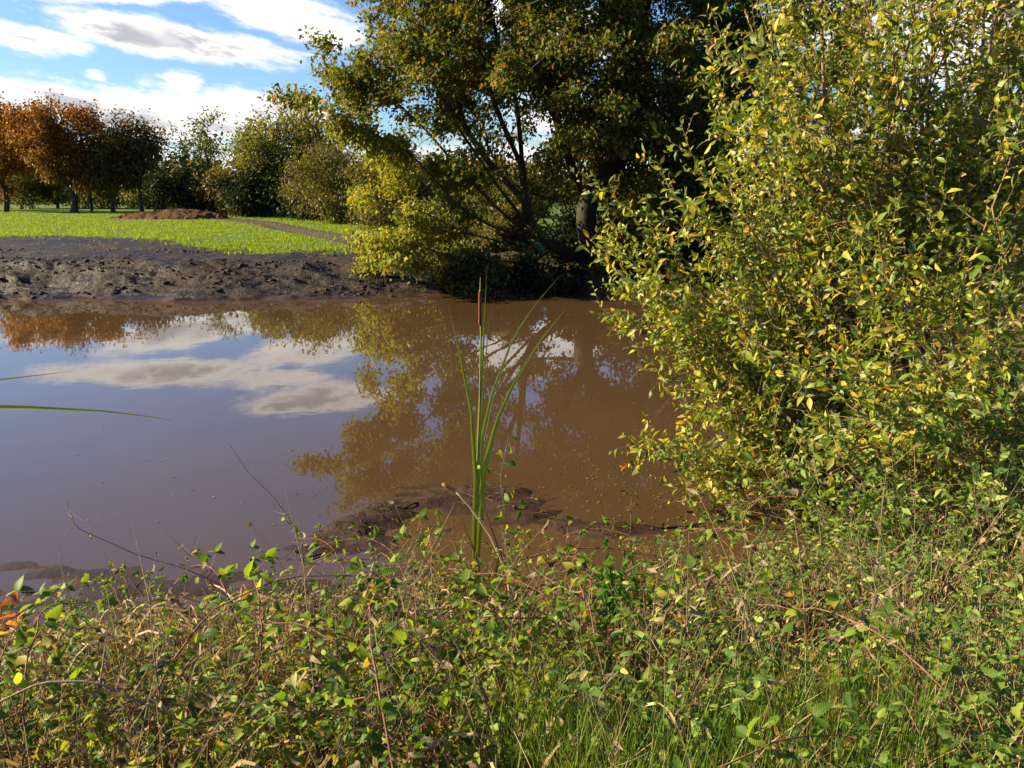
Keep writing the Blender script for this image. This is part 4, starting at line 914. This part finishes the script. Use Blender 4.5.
fl = twig_thing('fallen_reed_leaf', 'broad straw coloured reed leaf lying diagonally across the herbs', 'reed leaf', [(695, 612), (740, 625)], 2.75, .001, 'straw')
o0 = at(695, 612, 2.75); mb = MB(); blade_strip(mb, np.array([at(690, 608, 2.75), at(740, 622, 2.7), at(775, 640, 2.65), at(812, 662, 2.6)]) - o0, .026, N=(0, -.4, .8)); mb.build('blade', M['straw'], fl)
fl = twig_thing('fallen_reed_leaf', 'narrow straw reed leaf sloping down to the water right of centre', 'reed leaf', [(640, 622), (660, 608)], 3.2, .001, 'straw')
o0 = at(640, 622, 3.2); mb = MB(); blade_strip(mb, np.array([at(640, 622, 3.2), at(665, 604, 3.2), at(700, 583, 3.25), at(722, 570, 3.3)]) - o0, .022, N=(0, -.4, .8)); mb.build('blade', M['straw'], fl)
fl = twig_thing('curled_dead_leaf', 'large curled grey brown dead leaf hanging in the left thicket', 'dead leaf', [(214, 712), (207, 700)], 1.95, .0015, 'dead')
mb = MB(); mb.leaves([np.array(at(222, 693, 1.95)) - at(214, 712, 1.95)], [(-.8, 0, -.55)], [(0, -.75, .5)], .085, .05, BPROF, .8, .5); mb.build('blade', M['dry_leaf'], fl)
# fresh bright green tuft in the middle
ft = at(612, 610, 3.0); ft[2] = H(ft[0], ft[1]); fr = empty('green_herb', tuple(ft), 'fresh bright green feathery herb in the middle of the thicket', 'herb')
mb, st = MB(), MB(); LP, LD = [], []
for k in range(16):
    a = rng.random() * 6.28; tpz = limit_z(ft[0], ft[1], rng.uniform(-8, 25)) - ft[2]; e = np.array([math.cos(a) * rng.uniform(.02, .13), math.sin(a) * .1, tpz])
    S = bez((0, 0, 0), e * [.2, .2, .6], e, 12); st.tube(S, .0015, 3)
    for q in range(5, 12):
        for m_ in range(3): LP.append(S[q]); LD.append(rng.normal(0, 1, 3) + [0, 0, .2])
n_ = len(LP); mb.leaves(LP, LD, rng.normal(0, .5, (n_, 3)) + [0, 0, 1], .04, .013, (.1, .5, .45, .3, .05), .3, .3)
st.build('stem', M['green_stem'], fr); mb.build('foliage', M['fresh_leaf'], fr)
# waterside reeds standing in front of the willow
for (px, py, D, pts_, lab) in ((806, 540, 4.5, ((808, 500), (806, 455)), 'upright pale reed blade in front of the willow base'), (822, 545, 4.5, ((832, 495), (848, 442)), 'slanting dark reed blade in front of the willow base')):
    b_ = at(px, py + 25, D); b_[2] = H(b_[0], b_[1]); rr = empty('reed', tuple(b_), lab, 'reed')
    part_blade([b_] + [at(a, c_, D) for a, c_ in pts_], .022, 'leaf', 'reed_leaf', rr, b_); part_blade([b_] + [at(a + 9, c_ + 14, D) for a, c_ in pts_], .016, 'leaf', 'reed_leaf', rr, b_)

# sticks and debris on the mud bar
lab = ['short dark stick lying on the muddy spit', 'thin stick lying across the mud by the reedmace', 'broken twig resting on the far end of the mud spit', 'black stick half sunk in the grey mud']
for (a, b, c_, d_), l_ in zip(((395, 512, 425, 500), (300, 560, 345, 548), (660, 528, 700, 524), (22, 592, 60, 590)), lab):
    p0, p1 = on_z(a, b, .012), on_z(c_, d_, .012); mb = MB(); mb.tube(wiggle(resample([p0 - p0, p1 - p0], .04), .01), .008, 6)
    o_ = mb.build('stick', M['bark'], None, True); o_.location = tuple(p0); tag(o_, l_, 'stick')
mb = MB(); k = 450; i = rng.integers(0, len(bar) - 1, k); f = rng.random((k, 1)); q = bar[i] * (1 - f) + bar[i + 1] * f + rng.normal(0, .16, (k, 2)); zz = height(q[:, 0], q[:, 1]); ok = zz > .004; q, zz = q[ok], zz[ok]; k = len(q)
mb.leaves(np.c_[q, zz + .004], np.c_[rng.normal(0, 1, (k, 2)), np.full(k, .12)], rng.normal(0, .4, (k, 3)) + [0, 0, 1], .02 + .03 * rng.random(k), .012, (.1, .5, .4, .1), .5, .4)
for j in range(90):
    e = rng.integers(0, k); a = rng.random() * 6.28; l_ = rng.uniform(.04, .16); p_ = np.array([q[e][0], q[e][1], zz[e] + .008]); mb.tube([p_, p_ + [math.cos(a) * l_ * .5, math.sin(a) * l_ * .5, .006], p_ + [math.cos(a) * l_, math.sin(a) * l_, .002]], .0022, 4)
tag(mb.build('debris', M['brown_leaf']), kind='stuff', label='dead leaves and twig bits stuck to the muddy spit', cat='debris')
# fallen leaves floating on the pond
n = 260; px = np.r_[rng.normal(650, 60, 210), rng.uniform(60, 560, 50)]; py = np.r_[rng.normal(490, 35, 210), rng.uniform(380, 540, 50)]
P = np.array([on_z(a, b, .004) for a, b in zip(px, np.clip(py, 330, 560))]); P[:, 2] += .002 * rng.random(n); mb = MB()
mb.leaves(P, np.c_[rng.normal(0, 1, (n, 2)), np.zeros(n)], np.tile([0, 0, 1.], (n, 1)), .028 * (.4 + rng.random(n)), .015, (.1, .5, .4, .1), .1, .0)
tag(mb.build('floating_leaves', M['dry_leaf']), kind='stuff', label='brown fallen leaves floating on the pond', cat='leaves')
print('verts', sum(len(m_.vertices) for m_ in bpy.data.meshes), 'objects', len(bpy.data.objects))
